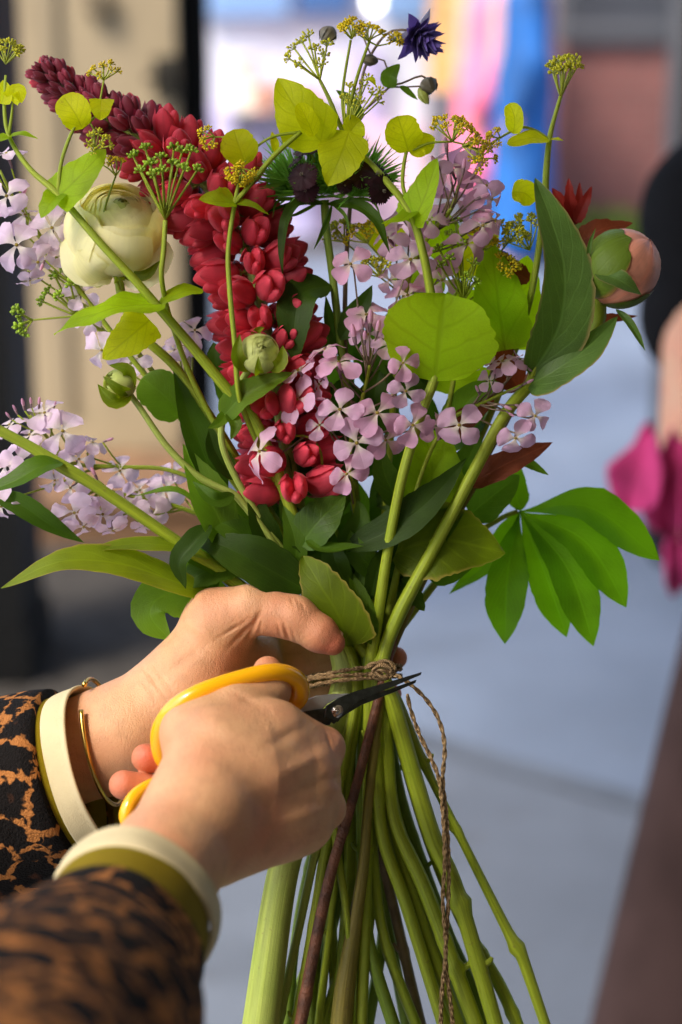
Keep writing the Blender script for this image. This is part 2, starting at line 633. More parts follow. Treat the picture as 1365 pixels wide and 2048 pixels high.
M_BLACK = m_plain('black_paint', (0.004, 0.004, 0.004), 0.6, spec=.15)
M_BEIGE = m_plain('beige_paint', srgb(150, 134, 106), 0.55, vs=3, var=0.1)
M_GREY = m_plain('grey_paint', (0.06, 0.06, 0.066), 0.6, vs=2)
M_WHITE = m_plain('white_render', (0.55, 0.55, 0.60), 0.7, vs=1.2, var=0.08)

def span(u0, u1, y):
    return at(u0, 1024, y)[0] * 1.0, at(u1, 1024, y)[0]

t = thing('black_post', 'thick matt black doorway post at the far left edge, behind the lilac flowers', 'post', (at(10, 1024, 3.3)[0], 3.3, 0), world=True)
x0, x1 = span(-260, 36, 3.3)
bx('post', M_BLACK, t, (x0, 3.3, 0), (x1, 3.55, 3.4))
bx('foot', M_BLACK, t, (x0 - .01, 3.28, 0), (x1 + .012, 3.57, 0.12))
t = thing('beige_door', 'cream painted door panel with a dark lock standing open behind the red lupin', 'door', (at(210, 1024, 4.9)[0], 4.9, 0), world=True)
x0, x1 = span(40, 372, 4.9)
bx('door_panel', M_BEIGE, t, (x0, 4.9, 0.03), (x1, 4.96, 3.2))
xm0, xm1 = span(110, 150, 4.885)
bx('stile', m_plain('beige_shade', srgb(138, 123, 97), 0.6, vs=3), t, (xm0, 4.88, 0.03), (xm1, 4.898, 3.2))
bx('bottom_rail', M_BEIGE, t, (x0 + .01, 4.87, 0.06), (x1 - .01, 4.879, 0.2))
c = at(332, 155, 4.86)
LP = bx('lock_plate', m_plain('dark_bronze', (0.03, 0.026, 0.018), 0.4), t, (c[0] - .032, 4.87, c[2] - .055), (c[0] + .032, 4.899, c[2] + .055))
b = MB()
b.tube([(c[0], 4.87, c[2]), (c[0], 4.83, c[2]), (c[0] - .05, 4.825, c[2])], 0.011)
b.part('handle', M_BLACK, LP, conv=False)
c = at(195, 5, 4.86)
bx('knocker', m_plain('bronze', (0.12, 0.09, 0.05), 0.5), t, (c[0] - .03, 4.86, c[2] - .03), (c[0] + .03, 4.899, c[2] + .03))
t = thing('door_frame', 'tall black door frame post between the cream door and the bright street', 'door frame', (at(395, 1024, 5.05)[0], 5.05, 0), world=True)
x0, x1 = span(368, 424, 5.05)
bx('jamb', M_BLACK, t, (x0, 5.05, 0), (x1, 5.2, 3.4))
bx('stop_bead', M_BLACK, t, (x1, 5.1, 0), (x1 + .012, 5.15, 3.4))
t = thing('wooden_step', 'low brown wooden step in front of the cream door at left', 'step', (at(180, 1024, 4.3)[0], 4.3, 0), world=True)
x0, x1 = span(30, 420, 4.3)
m_wood = m_plain('brown_wood', srgb(112, 82, 56), 0.6, vs=12, var=0.3)
bx('riser', m_wood, t, (x0, 4.3, 0.005), (x1, 4.86, 0.10))
bx('tread', m_wood, t, (x0 - .01, 4.28, 0.10), (x1 + .01, 4.862, 0.125))
t = thing('dark_post', 'narrow dark doorway post at the top right in front of the brick wall', 'post', (at(1338, 1024, 4.2)[0], 4.2, 0), world=True)
x0, x1 = span(1324, 1349, 4.2)
bx('post', m_plain('brown_black', (0.05, 0.045, 0.042), 0.5), t, (x0, 4.2, 0), (x1, 4.4, 3.4))
bx('foot', M_BLACK, t, (x0 - .01, 4.18, 0), (x1 + .01, 4.42, 0.12))
t = thing('rendered_wall', 'pale grey rendered wall at the far right edge beside the dark post', 'wall', (at(1450, 1024, 4.3)[0], 4.3, 0), world=True)
x0, x1 = span(1350, 2400, 4.3)
bx('wall_face', m_plain('pale_render', (0.42, 0.41, 0.37), 0.8, vs=4), t, (x0, 4.3, 0), (x1, 4.5, 3.4))
bx('plinth', M_GREY, t, (x0, 4.28, 0), (x1, 4.299, 0.25))

t = thing('floor_darkening_sheet', 'dark sheet added to darken the floor in front of the cream door, above the left wrist', 'floor_darkening_sheet', (at(200, 1024, 3.8)[0], 3.8, 0.01), world=True)  # dark sheet added to darken the floor here, in place of shade
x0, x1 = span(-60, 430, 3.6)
bx('mat', m_plain('dark_sheet_tone', (0.045, 0.04, 0.035), 0.95, vs=30, var=.3, spec=.1), t, (x0, 3.15, 0.008), (x1, 4.27, 0.022))  # main part of the added darkening sheet
bx('border', m_plain('dark_sheet_edge', (0.02, 0.02, 0.02), 0.9), t, (x0 - .02, 3.12, 0.007), (x1 + .02, 3.149, 0.02))

# far side of the street
n = NT('pink_brick')
br = n.node('TexBrick')
br.inputs['Color1'].default_value = (*srgb(128, 74, 66), 1)
br.inputs['Color2'].default_value = (*srgb(108, 62, 56), 1)
br.inputs['Mortar'].default_value = (*srgb(120, 98, 90), 1)
br.inputs['Scale'].default_value = 4.4
mp = n.node('Mapping')
mp.inputs['Rotation'].default_value = (math.radians(90), 0, 0)
n.put(mp.inputs[0], n.pos())
n.put(br.inputs['Vector'], mp.outputs[0])
n.put(n.b.inputs['Base Color'], br.outputs[0])
n.b.inputs['Roughness'].default_value = 0.85
M_BRICK = n.mat
z1 = at(1200, 88, 10.6)[2]
x0, x1 = span(1098, 2000, 10.6)
t = thing('brick_shop', 'pink brick shop wall below a grey shutter across the street at upper right', 'building', (x0, 10.6, 0), world=True)
bx('brick_wall', M_BRICK, t, (x0, 10.6, 0), (x1, 11.2, z1))
bx('sill', M_GREY, t, (x0, 10.55, z1), (x1, 11.2, z1 + .03))
bx('shutter', M_GREY, t, (x0 + .02, 10.66, z1 + .03), (x1, 11.2, 4.5))
for k in range(3):
    bx('coping', M_GREY, t, (x0 + .02, 10.63, z1 + .25 + k * .5), (x1, 10.659, z1 + .28 + k * .5))

x0, x1 = span(250, 862, 11.6)
zl = lambda v: at(600, v, 11.6)[2]
t = thing('white_shop', 'bright white shop front with blue windows across the street, blurred behind the flowers', 'building', (x0, 11.6, 0), world=True)
bx('wall', M_WHITE, t, (x0, 11.6, 0), (x1, 12.5, 4.5))
m_glass = m_plain('blue_glass', srgb(120, 150, 190), 0.08, spec=0.8, vs=1)
a0, a1 = span(425, 585, 11.5)
bx('window', m_glass, t, (a0, 11.5, zl(34)), (a1, 11.59, 2.6))
a0, a1 = span(600, 700, 11.5)
bx('window', m_plain('deep_blue_glass', srgb(70, 100, 145), 0.1, vs=1), t, (a0, 11.5, zl(30)), (a1, 11.59, 2.6))
a0, a1 = span(760, 850, 11.5)
bx('window', m_glass, t, (a0, 11.5, zl(38)), (a1, 11.59, 2.6))
a0, a1 = span(428, 640, 11.45)
bx('counter', m_plain('lavender_paint', srgb(200, 190, 225), 0.6, vs=2), t, (a0, 11.3, 0), (a1, 11.59, zl(210)))
a0, a1 = span(640, 860, 11.45)
bx('plinth', m_plain('rose_render', srgb(226, 190, 205), 0.7, vs=1.5, var=0.2), t, (a0, 11.4, 0), (a1, 11.59, zl(250)))
a0, a1 = span(700, 760, 11.45)
bx('door', m_plain('lilac_door', srgb(180, 170, 205), 0.6, vs=1.5), t, (a0, 11.52, 0), (a1, 11.59, zl(95)))

def crate(px, vt, vb, y, col, label, name='cardboard_box'):
    u0, u1 = px
    p0, p1 = at(u0, vb, y), at(u1, vt, y)
    t = thing(name, label, 'box', ((p0[0] + p1[0]) / 2, y, p0[2]), world=True, group='boxes outside the white shop')
    ct = bx('carton', m_plain(name + '_card', col, 0.8, vs=6), t, (p0[0], y, p0[2]), (p1[0], y + .4, p1[2]))
    bx('flap', m_plain(name + '_flap', sc(col, 1.15), 0.8, vs=6), ct, (p0[0], y - .1, p1[2] - .02), (p1[0], y - .002, p1[2] + .005))
t = thing('trestle_table', 'low grey table carrying boxes outside the white shop', 'table', (at(560, 330, 10.9)[0], 10.9, 0), world=True)
p0, p1 = at(455, 222, 10.9), at(690, 222, 10.9)
bx('tabletop', M_GREY, t, (p0[0], 10.85, p0[2] - .04), (p1[0], 11.29, p0[2]))
for xx in (p0[0] + .04, p1[0] - .08):
    for y in (10.9, 11.2):
        bx('leg', M_GREY, t, (xx, y, 0), (xx + .04, y + .04, p0[2] - .04))
crate((505, 562), 168, 222, 10.87, srgb(236, 178, 150), 'peach coloured box on the table outside the white shop')
crate((470, 503), 110, 222, 10.87, srgb(236, 226, 205), 'tall cream box on the table outside the white shop')
crate((590, 640), 180, 222, 10.87, srgb(225, 160, 165), 'rose pink box on the table outside the white shop')

# lit globe lamp (its disc of light shows at the top of the photo)
m_lamp = NT('lamp_glow')
m_lamp.b.inputs['Emission Color'].default_value = (1, 0.98, 0.95, 1)
m_lamp.b.inputs['Emission Strength'].default_value = 3
c = at(748, 4, 10.0)
t = thing('globe_lamp', 'small round lit lamp in front of the white shop at the top', 'lamp', c, world=True)
b = MB(); b.ell(c, (.035, .035, .035), n=10, k=14); b.part('globe', m_lamp.mat, t, conv=False)
b = MB(); b.tube([c + (0, 0, .05), c + (0, 0, 1.6)], 0.012); b.part('rod', M_BLACK, t, conv=False)

x0, x1 = span(846, 955, 10.9)
t = thing('timber_screen', 'honey coloured slatted timber screen across the street behind the purple flower', 'screen', (x0, 10.9, 0), world=True)
m_honey = m_plain('honey_timber', srgb(226, 172, 100), 0.6, vs=4, var=0.2)
for k in range(12):
    z = at(900, 185, 10.9)[2] + k * 0.14
    bx('slat', m_honey, t, (x0, 10.9, z), (x1, 10.93, z + 0.115))
bx('post', M_GREY, t, (x0, 10.935, 0), (x0 + .06, 10.99, 2.8))
bx('post', M_GREY, t, (x1 - .06, 10.935, 0), (x1, 10.99, 2.8))
bx('base_panel', m_plain('slate_panel', (0.13, 0.13, 0.15), 0.6), t, (x0, 10.87, 0), (x1, 10.899, at(900, 180, 10.9)[2]))

# low planting at the foot of the brick wall
m_bush = m_leaf('street_plant_leaf', (0.15, 0.22, 0.03), tr=0.3)
for i, (u, lab) in enumerate([(1175, 'yellowish low plant at the foot of the brick wall, beside the blue coat'),
                              (1235, 'bright green low plant in the middle of the brick wall foot'),
                              (1298, 'dark green low plant at the foot of the brick wall by the dark post')]):
    c = at(u, 385, 10.3)
    c[2] = 0.0
    t = thing('low_plant', lab, 'plant', c, 'low plants along the brick wall', world=True)
    b = MB()
    for k in range(90):
        a, e = rnd.uniform(0, 6.28), rnd.uniform(0.3, 1.3)
        L = rnd.uniform(.14, .34)
        d = np.array([math.cos(a) * math.cos(e), math.sin(a) * math.cos(e) * .6, math.sin(e)])
        p = c + np.array([rnd.uniform(-.09, .09), rnd.uniform(-.04, .04), 0.01])
        b.leaf([p, p + d * L * .6, p + d * L - np.array([0, 0, .03])], L * .16, 'lance', face=(0, -1, .4), n=6, mm=3)
    b.part('foliage', m_bush, t, conv=False)

# ------------------------------------------------------------------ people in the street and beside the table
M_SKIN = m_skin('skin', srgb(205, 158, 128), srgb(214, 112, 90))
M_SKIN_FAR = m_plain('skin_far', srgb(205, 160, 140), 0.5, vs=8)

def passer(name_label, x, y, coat, trouser, h=1.7, lean=0.0, coat_to=0.45, facing=-1, side=False):
    t = thing('person', name_label, 'person', (x, y, 0), world=True)
    q = (lambda dx, dy, z: (x + dy * 1.1 + lean * z, y + dx * h / 1.7, z * h / 1.7)) if side else (lambda dx, dy, z: (x + dx * h / 1.7 + lean * z, y + dy * facing * -1, z * h / 1.7))
    body = [rc(q(-.09, 0, .05), q(-.1, 0, .85), .05, .09, .05), rc(q(.09, 0, .05), q(.1, 0, .85), .05, .09, .05),
            rc(q(-.09, -.12, .04), q(-.09, .02, .05), .04, .045, .03), rc(q(.09, -.12, .04), q(.09, .02, .05), .04, .045, .03),
            rc(q(0, 0, .9), q(0, 0, 1.35), .15, .15, .08, (1.15, .75, 1)), rc(q(0, 0, 1.38), q(0, -.01, 1.5), .06, .055, .04),
            rc(q(0, -.01, 1.56), q(0, -.02, 1.62), .085, .092, .03), rc(q(0, -.1, 1.56), q(0, -.115, 1.545), .015, .018, .015),
            rc(q(-.2, 0, 1.36), q(-.27, .02, 1.08), .055, .045, .05), rc(q(-.27, .02, 1.08), q(-.26, -.06, .84), .045, .034, .03), rc(q(-.26, -.06, .82), q(-.26, -.07, .72), .036, .025, .03),
            rc(q(.2, 0, 1.36), q(.27, .02, 1.08), .055, .045, .05), rc(q(.27, .02, 1.08), q(.26, -.06, .84), .045, .034, .03), rc(q(.26, -.06, .82), q(.26, -.07, .72), .036, .025, .03)]
    solid_part('body', body, 0.022, M_SKIN_FAR, t, conv=False)
    ct = [rc(q(0, 0, coat_to + .05), q(0, 0, .95), .23, .19, .06, (.8, 1.1, 1) if side else (1.1, .8, 1)), rc(q(0, 0, .95), q(0, 0, 1.36), .18, .175, .08, (.8, 1.2, 1) if side else (1.2, .85, 1)),
          rc(q(-.2, 0, 1.37), q(-.27, .02, 1.08), .082, .07, .05), rc(q(-.27, .02, 1.08), q(-.26, -.06, .84), .07, .058, .04),
          rc(q(.2, 0, 1.37), q(.27, .02, 1.08), .082, .07, .05), rc(q(.27, .02, 1.08), q(.26, -.06, .84), .07, .058, .04)]
    solid_part('coat', ct, 0.022, coat, t, conv=False)
    tr_ = [rc(q(-.09, 0, .1), q(-.1, 0, .9), .075, .115, .03), rc(q(.09, 0, .1), q(.1, 0, .9), .075, .115, .03)]
    solid_part('trousers', tr_, 0.022, trouser, t, conv=False)
    hr = [rc(q(0, .03, 1.6), q(0, .04, 1.66), .1, .088, .03), rc(q(0, .06, 1.5), q(0, .05, 1.6), .07, .09, .04)]
    solid_part('hair', hr, 0.02, m_plain('dark_hair', (0.03, 0.02, 0.015), 0.5), t, conv=False)
    return t

m_blue = m_plain('blue_cloth', srgb(14, 84, 150), 0.7, vs=5, var=0.35)
m_pinkc = m_plain('pink_cloth', srgb(240, 110, 140), 0.7, vs=5, var=0.15)
m_navy = m_plain('navy_cloth', (0.02, 0.03, 0.06), 0.8)
xb = at(1044, 300, 9.8)[0]
passer('person in a long bright blue coat walking in the street', xb, 9.8, m_blue, m_navy, 1.72, coat_to=.18, side=True)
xp = at(962, 300, 10.2)[0]
passer('person in a coral pink coat half hidden behind the blue coat', xp, 10.25, m_pinkc, m_navy, 1.68, coat_to=.5, lean=.03, side=True)

# the person standing close by at the right edge
px_ = at(1290, 800, 1.75)[0]
t = thing('person', 'person in black top and brown apron holding a magenta cloth at the right edge', 'person', (px_ + .25, 1.9, 0), world=True)
X0 = px_
HX = .31
Z = lambda v, y=1.75: at(1300, v, y)[2]
body = [rc((X0 + .33 + HX, 1.98, .05), (X0 + .30 + HX, 1.96, .85), .055, .10, .04), rc((X0 + .17 + HX, 1.92, .05), (X0 + .15 + HX, 1.96, .85), .055, .10, .04),
        rc((X0 + .33 + HX, 1.86, .04), (X0 + .33 + HX, 2.02, .05), .042, .045, .03), rc((X0 + .17 + HX, 1.8, .04), (X0 + .17 + HX, 1.96, .05), .042, .045, .03),
        rc((X0 + .23 + HX, 1.97, .9), (X0 + .23 + HX, 1.98, 1.33), .14, .15, .08, (1.15, .75, 1)), rc((X0 + .23 + HX, 1.98, 1.38), (X0 + .22 + HX, 1.97, 1.5), .058, .054, .04),
        rc((X0 + .22 + HX, 1.95, 1.56), (X0 + .21 + HX, 1.94, 1.62), .085, .092, .03), rc((X0 + .13 + HX, 1.9, 1.56), (X0 + .12 + HX, 1.89, 1.545), .015, .018, .015),
        rc((X0 + .06 + HX, 1.93, 1.34), (X0 + .075, 1.84, 1.07), .055, .05, .05), rc((X0 + .075, 1.84, 1.07), (X0 + .045, 1.72, Z(860)), .047, .034, .03),
        rc((X0 + .055, 1.72, Z(860)), (X0 + .05, 1.70, Z(960)), .032, .036, .03, (.7, 1, 1))]
for k in range(4):
    body.append(rc((X0 + .03 + k * .012, 1.68, Z(950)), (X0 + .03 + k * .016, 1.665, Z(1030) + .012 * (k % 2)), .0095, .008, .008))
body.append(rc((X0 + .03, 1.70, Z(905)), (X0 + .0, 1.665, Z(960)), .012, .009, .012))
body += [rc((X0 + .42 + HX, 1.95, 1.34), (X0 + .47 + HX, 1.92, 1.06), .055, .05, .05), rc((X0 + .47 + HX, 1.92, 1.06), (X0 + .42 + HX, 1.75, .86), .047, .034, .03), rc((X0 + .42 + HX, 1.75, .86), (X0 + .40 + HX, 1.70, .80), .034, .03, .03)]
solid_part('body', body, 0.0075, M_SKIN, t, conv=False)
slv = [rc((X0 + .06 + HX, 1.93, 1.36), (X0 + .080, 1.84, 1.07), .085, .072, .06), rc((X0 + .080, 1.84, 1.07), (X0 + .066, 1.81, Z(655)), .07, .066, .03), rc((X0 + .42 + HX, 1.95, 1.36), (X0 + .47 + HX, 1.93, 1.1), .085, .07, .06),
       rc((X0 + .23 + HX, 1.97, .88), (X0 + .23 + HX, 1.98, 1.35), .165, .175, .08, (1.15, .8, 1))]
solid_part('shirt', slv, 0.012, m_plain('black_cotton', (0.006, 0.006, 0.007), 0.9, spec=.1), t, conv=False)
skirt = [rc((X0 + .24 + HX, 1.98, .16), (X0 + .23 + HX, 1.97, .95), .21, .165, .05, (1.1, .8, 1))]
n = NT('speckled_tweed')
n.put(n.b.inputs['Base Color'], n.mix(n.step(n.noise(260, 2), 0.42, 0.58), (0.10, 0.09, 0.085), (0.38, 0.36, 0.35)))
n.b.inputs['Roughness'].default_value = 0.9
solid_part('skirt', skirt, 0.014, n.mat, t, conv=False)
apr = [rc((X0 + .13, 1.78, .05), (X0 + .20, 1.84, .92), .13, .075, .05, (1.15, .5, 1)), rc((X0 + .10, 1.74, .06), (X0 + .16, 1.76, .66), .10, .05, .08, (1, .5, 1))]
solid_part('apron', apr, 0.011, m_plain('mauve_brown_apron', srgb(58, 44, 42), 0.9, vs=7, var=0.25, spec=.1), t, conv=False)
t2 = thing('magenta_cloth', 'bright magenta folded cloth held in the hand at the right edge', 'cloth', at(1300, 1060, 1.66), world=True)
b = MB()
for k, (u0, v0, u1, v1, hw, lean) in enumerate([(1300, 842, 1258, 1022, .030, -.5), (1348, 856, 1338, 1062, .038, .1), (1385, 870, 1400, 1080, .04, .4), (1352, 1060, 1350, 1190, .016, .2)]):
    a, e = at(u0, v0, 1.66 + .01 * (k % 2)), at(u1, v1, 1.655 + .012 * k)
    b.leaf([a, (a + e) / 2 + (0, -.012, 0), e], hw, 'strap' if k == 3 else 'obovate', face=(lean, -1, .2), fold=0.5, wave=.12, n=16, mm=9)
o = b.part('folds', m_plain('magenta_cotton', srgb(188, 50, 112), 0.85, vs=20, var=0.2), t2, conv=False)
md = o.modifiers.new('thickness', 'SOLIDIFY'); md.thickness = 0.003

# ------------------------------------------------------------------ plant materials
M_STEM = m_stem('green_stem', srgb(146, 160, 34))
M_STEM_PALE = m_stem('pale_green_stem', srgb(154, 166, 74))
M_STEM_DARK = m_stem('dark_green_stem', srgb(112, 134, 30))
M_STEM_YEL = m_plain('lime_stem', srgb(172, 180, 50), 0.45, vs=60, var=0.22)
M_WOOD = m_plain('brown_bark', srgb(104, 62, 40), 0.55, vs=120, var=0.45, bump=0.5, bs=700)
M_WOOD2 = m_stem('olive_bark', srgb(128, 114, 44), fleck=.7)
M_MAUVE_STEM = m_plain('mauve_stem', srgb(112, 92, 70), 0.5, vs=80, var=0.3)
M_LEAF = m_leaf('green_leaf', (0.085, 0.155, 0.008), (0.26, 0.48, 0.015), 0.42, 0.42)
M_LEAF_D = m_leaf('dark_leaf', (0.030, 0.062, 0.005), (0.11, 0.25, 0.008), 0.32, 0.45, par=True, K=5, vein=0.25, spec=0.18)
M_LEAF_M = m_leaf('mid_leaf', (0.058, 0.115, 0.007), (0.18, 0.38, 0.012), 0.38, 0.42, K=7)
M_LEAF_Y = m_leaf('lime_leaf', srgb(208, 214, 10), srgb(244, 248, 10), 0.6, 0.5, K=5, vein=0.4, var=0.2, spots=.5, vmul=.6)
M_LEAF_YG = m_leaf('lime_green_leaf', srgb(146, 180, 16), srgb(200, 238, 14), 0.55, 0.48, K=4, vein=0.34, var=0.28, spots=.5, vmul=.6)
M_LEAF_P = m_leaf('peony_leaf', srgb(84, 112, 50), srgb(120, 160, 30), 0.28, 0.4, K=7, vein=0.3, edge=srgb(150, 130, 80), spots=.6)
M_LEAF_L = m_leaf('lupin_leaf', srgb(82, 126, 14), srgb(140, 205, 8), 0.45, 0.45, K=14, vein=0.4)
M_LEAF_R = m_leaf('rust_leaf', srgb(112, 56, 34), srgb(170, 70, 24), 0.3, 0.5, K=8, vein=0.3, var=0.35)
M_LEAF_W = m_leaf('red_leaf', srgb(120, 34, 30), srgb(190, 50, 30), 0.35, 0.45, K=8, vein=0.3)
M_LEAF_B = m_leaf('broad_leaf', srgb(98, 114, 16), srgb(160, 182, 10), 0.42, 0.5, K=5, vein=0.4, edge=srgb(160, 140, 60))
M_LILAC = m_leaf('lilac_petal', srgb(216, 174, 200), srgb(238, 190, 216), 0.36, 0.6, K=7, par=True, vein=-0.34, var=0.16, spec=0.15, heart=srgb(226, 216, 196))
M_LILAC2 = m_leaf('pink_lilac_petal', srgb(216, 164, 192), srgb(242, 176, 204), 0.36, 0.6, K=7, par=True, vein=-0.36, var=0.18, spec=0.15, heart=srgb(222, 206, 186))
M_LILAC3 = m_leaf('pale_lilac_petal', srgb(232, 206, 226), srgb(244, 214, 234), 0.38, 0.6, K=7, par=True, vein=-0.28, var=0.12, spec=0.15, heart=srgb(230, 222, 204))
M_EYE = m_plain('flower_eye', srgb(150, 130, 40), 0.6, vs=300)
M_CALYX = m_plain('calyx_mauve', srgb(120, 92, 100), 0.6, vs=200, var=0.25)
M_YDOT = m_plain('yellow_floret', srgb(242, 214, 24), 0.55, vs=200, var=0.2, tr=.35)
M_GDOT = m_plain('green_floret', srgb(160, 190, 44), 0.5, vs=200, var=0.3, tr=.3)
M_GYDOT = m_plain('lime_floret', srgb(216, 212, 44), 0.55, vs=200, var=0.25, tr=.35)

def m_petal(name, col, tcol, tr=0.3, rough=0.5, var=0.2, streak=0.2, spec=0.35):
    n = NT(name)
    x, y = n.uvxy()
    rv = n.node('ObjectInfo').outputs['Random']
    cmb = n.node('CombineXYZ')
    n.put(cmb.inputs[0], n.math('MULTIPLY', x, 26.0)); n.put(cmb.inputs[1], n.math('MULTIPLY', y, 1.5)); n.put(cmb.inputs[2], n.math('MULTIPLY', rv, 20.0))
    st = n.noise(1.0, 3, vec=cmb.outputs[0])
    f = n.math('ADD', n.step(n.noise(70, 3), 0.3, 0.7), n.math('MULTIPLY', n.math('SUBTRACT', rv, 0.5), 0.9))
    c = n.mix(f, sc(col, 1 - var), sc(col, 1 + var))
    c = n.mix(n.math('MULTIPLY', n.step(st, 0.45, 0.7), streak), c, sc(col, 0.45))
    n.put(n.b.inputs['Base Color'], c)
    n.b.inputs['Roughness'].default_value = rough
    n.b.inputs['Specular IOR Level'].default_value = spec
    n.b.inputs['Sheen Weight'].default_value = 0.15
    n.bump(st, 0.15, 0.0006)
    t = n.node('BsdfTranslucent')
    n.put(t.inputs[0], tcol)
    ms = n.node('MixShader')
    ms.inputs[0].default_value = tr
    n.t.links.new(n.b.outputs[0], ms.inputs[1])
    n.t.links.new(t.outputs[0], ms.inputs[2])
    n.t.links.new(ms.outputs[0], n.out.inputs[0])
    return n.mat

M_LUPIN = m_petal('lupin_red', srgb(216, 66, 86), srgb(244, 76, 92), 0.36, 0.55, 0.36, 0.3)
M_LUPIN_T = m_petal('lupin_wine', srgb(142, 44, 66), srgb(190, 50, 80), 0.2, 0.5, 0.3, 0.25)
M_CREAM = m_petal('cream_petal', srgb(250, 244, 198), srgb(255, 248, 168), 0.45, 0.5, 0.06, 0.16)
M_CREAM_G = m_petal('green_cream_petal', srgb(206, 212, 128), srgb(220, 226, 110), 0.32, 0.5, 0.1, 0.15)
M_MAROON = m_petal('maroon_petal', srgb(40, 8, 17), srgb(80, 8, 24), 0.1, 0.6, 0.3, 0.3, spec=.15)
M_PURPLE = m_petal('purple_petal', srgb(104, 84, 156), srgb(130, 100, 190), 0.25, 0.5, 0.3, 0.3)
M_PALEP = m_petal('pale_violet_sepal', srgb(168, 158, 190), srgb(200, 190, 205), 0.25, 0.5, 0.25, 0.3)
M_PEONY = m_petal('peony_petal', srgb(228, 152, 122), srgb(240, 160, 130), 0.15, 0.45, 0.3, 0.16)
M_BUDG = m_plain('bud_green', srgb(150, 158, 70), 0.5, vs=90, var=0.3)
M_BUDGR = m_plain('bud_grey', srgb(112, 104, 84), 0.55, vs=90, var=0.35)

def Q(pts):
    a = np.array(pts, float)
    a[:, 1] *= -1
    return a

# ------------------------------------------------------------------ cut stems under the tie: (u, v, depth, radius)
LOW = {
 'thick':   [(690, 1345, -10, 26), (650, 1480, 10, 29), (590, 1660, 30, 31), (556, 1800, 40, 33), (515, 2100, 50, 39)],
 'l1':      [(700, 1345, 5, 8), (678, 1520, 10, 9), (640, 1665, 10, 9), (600, 1850, 10, 9), (548, 2090, 10, 10)],
 'l2':      [(712, 1345, 10, 9), (690, 1520, 16, 10), (655, 1680, 16, 10), (625, 1860, 16, 10), (585, 2090, 16, 11)],
 'brown':   [(770, 1345, 20, 10), (757, 1400, 30, 10), (705, 1602, 42, 10), (667, 1728, 46, 11), (635, 1869, 46, 12), (594, 2090, 46, 13)],
 'olive':   [(768, 1345, 10, 8), (761, 1400, 22, 9), (747, 1517, 24, 10), (735, 1634, 22, 10), (728, 1728, 20, 11), (709, 1855, 16, 15), (690, 1980, 16, 21), (680, 2090, 16, 23)],
 'blade':   [(705, 1345, -10, 10), (690, 1500, 5, 10), (672, 1662, 22, 9), (690, 1800, 24, 8), (705, 1930, 22, 5)],
 'c1':      [(740, 1345, 12, 12), (738, 1500, 12, 12), (735, 1650, 6, 12), (730, 1860, 4, 12), (722, 2090, 4, 12)],
 'c2':      [(735, 1345, 0, 12), (724, 1500, -8, 12), (725, 1700, -8, 12), (737, 1880, -4, 13), (800, 2090, -6, 14)],
 'r1':      [(752, 1345, 14, 13), (752, 1520, 14, 14), (765, 1670, 10, 13), (817, 1822, 6, 13), (900, 2090, 2, 13)],
 'r2':      [(760, 1345, -10, 13), (768, 1500, -14, 14), (800, 1690, -18, 14), (855, 1870, -20, 14), (934, 2090, -22, 14)],
 'r3':      [(758, 1345, 0, 14), (772, 1480, 4, 15), (790, 1640, 2, 15), (855, 1790, 0, 16), (968, 2090, -4, 16)],
 'r4':      [(766, 1345, 20, 14), (790, 1420, 20, 17), (830, 1560, 14, 18), (868, 1680, 10, 18), (916, 1790, 6, 17), (1003, 2090, 0, 16)],
 'r5':      [(765, 1345, -30, 12), (800, 1480, -40, 12), (860, 1680, -46, 13), (930, 1850, -46, 13), (1002, 1975, -46, 13), (1052, 2090, -46, 13)],
 'r6':      [(772, 1345, -10, 10), (800, 1410, -22, 10), (850, 1530, -30, 9), (897, 1625, -32, 9), (972, 1775, -34, 10), (1020, 1870, -36, 12), (1036, 1898, -36, 19), (1047, 1920, -36, 13), (1105, 2090, -38, 11)],
 'd1':      [(715, 1345, -60, 14), (700, 1500, -50, 15), (702, 1700, -46, 14), (690, 1900, -44, 15), (668, 2090, -40, 15)],
 'd2':      [(728, 1345, -70, 14), (718, 1500, -60, 14), (712, 1680, -50, 14), (706, 1840, -50, 13), (640, 2090, -50, 14)],
 'd3':      [(748, 1345, -70, 14), (772, 1540, -70, 15), (820, 1740, -66, 15), (905, 1960, -64, 15), (955, 2090, -64, 15)],
 'd4':      [(720, 1345, -30, 12), (690, 1500, -40, 12), (652, 1700, -40, 12), (632, 1860, -40, 11), (625, 2090, -40, 12)],
 'd5':      [(744, 1345, -40, 12), (760, 1500, -44, 13), (775, 1640, -46, 13), (840, 1880, -50, 13), (905, 2090, -50, 14)],
}

USED = {}
def low_path(key):
    """the first stem takes the path itself, later ones run beside it"""
    k = USED.get(key, 0)
    USED[key] = k + 1
    if k == 0:
        return LOW[key]
    du, dw = [(16, -22), (-18, -16), (30, -34), (-28, -40)][k - 1]
    out = []
    for i, (u, v, w, r) in enumerate(LOW[key]):
        f = .35 + .65 * i / (len(LOW[key]) - 1)
        out.append((u + du * f * (1 + .5 * i), v, w + dw * f, r * .85))
    return out

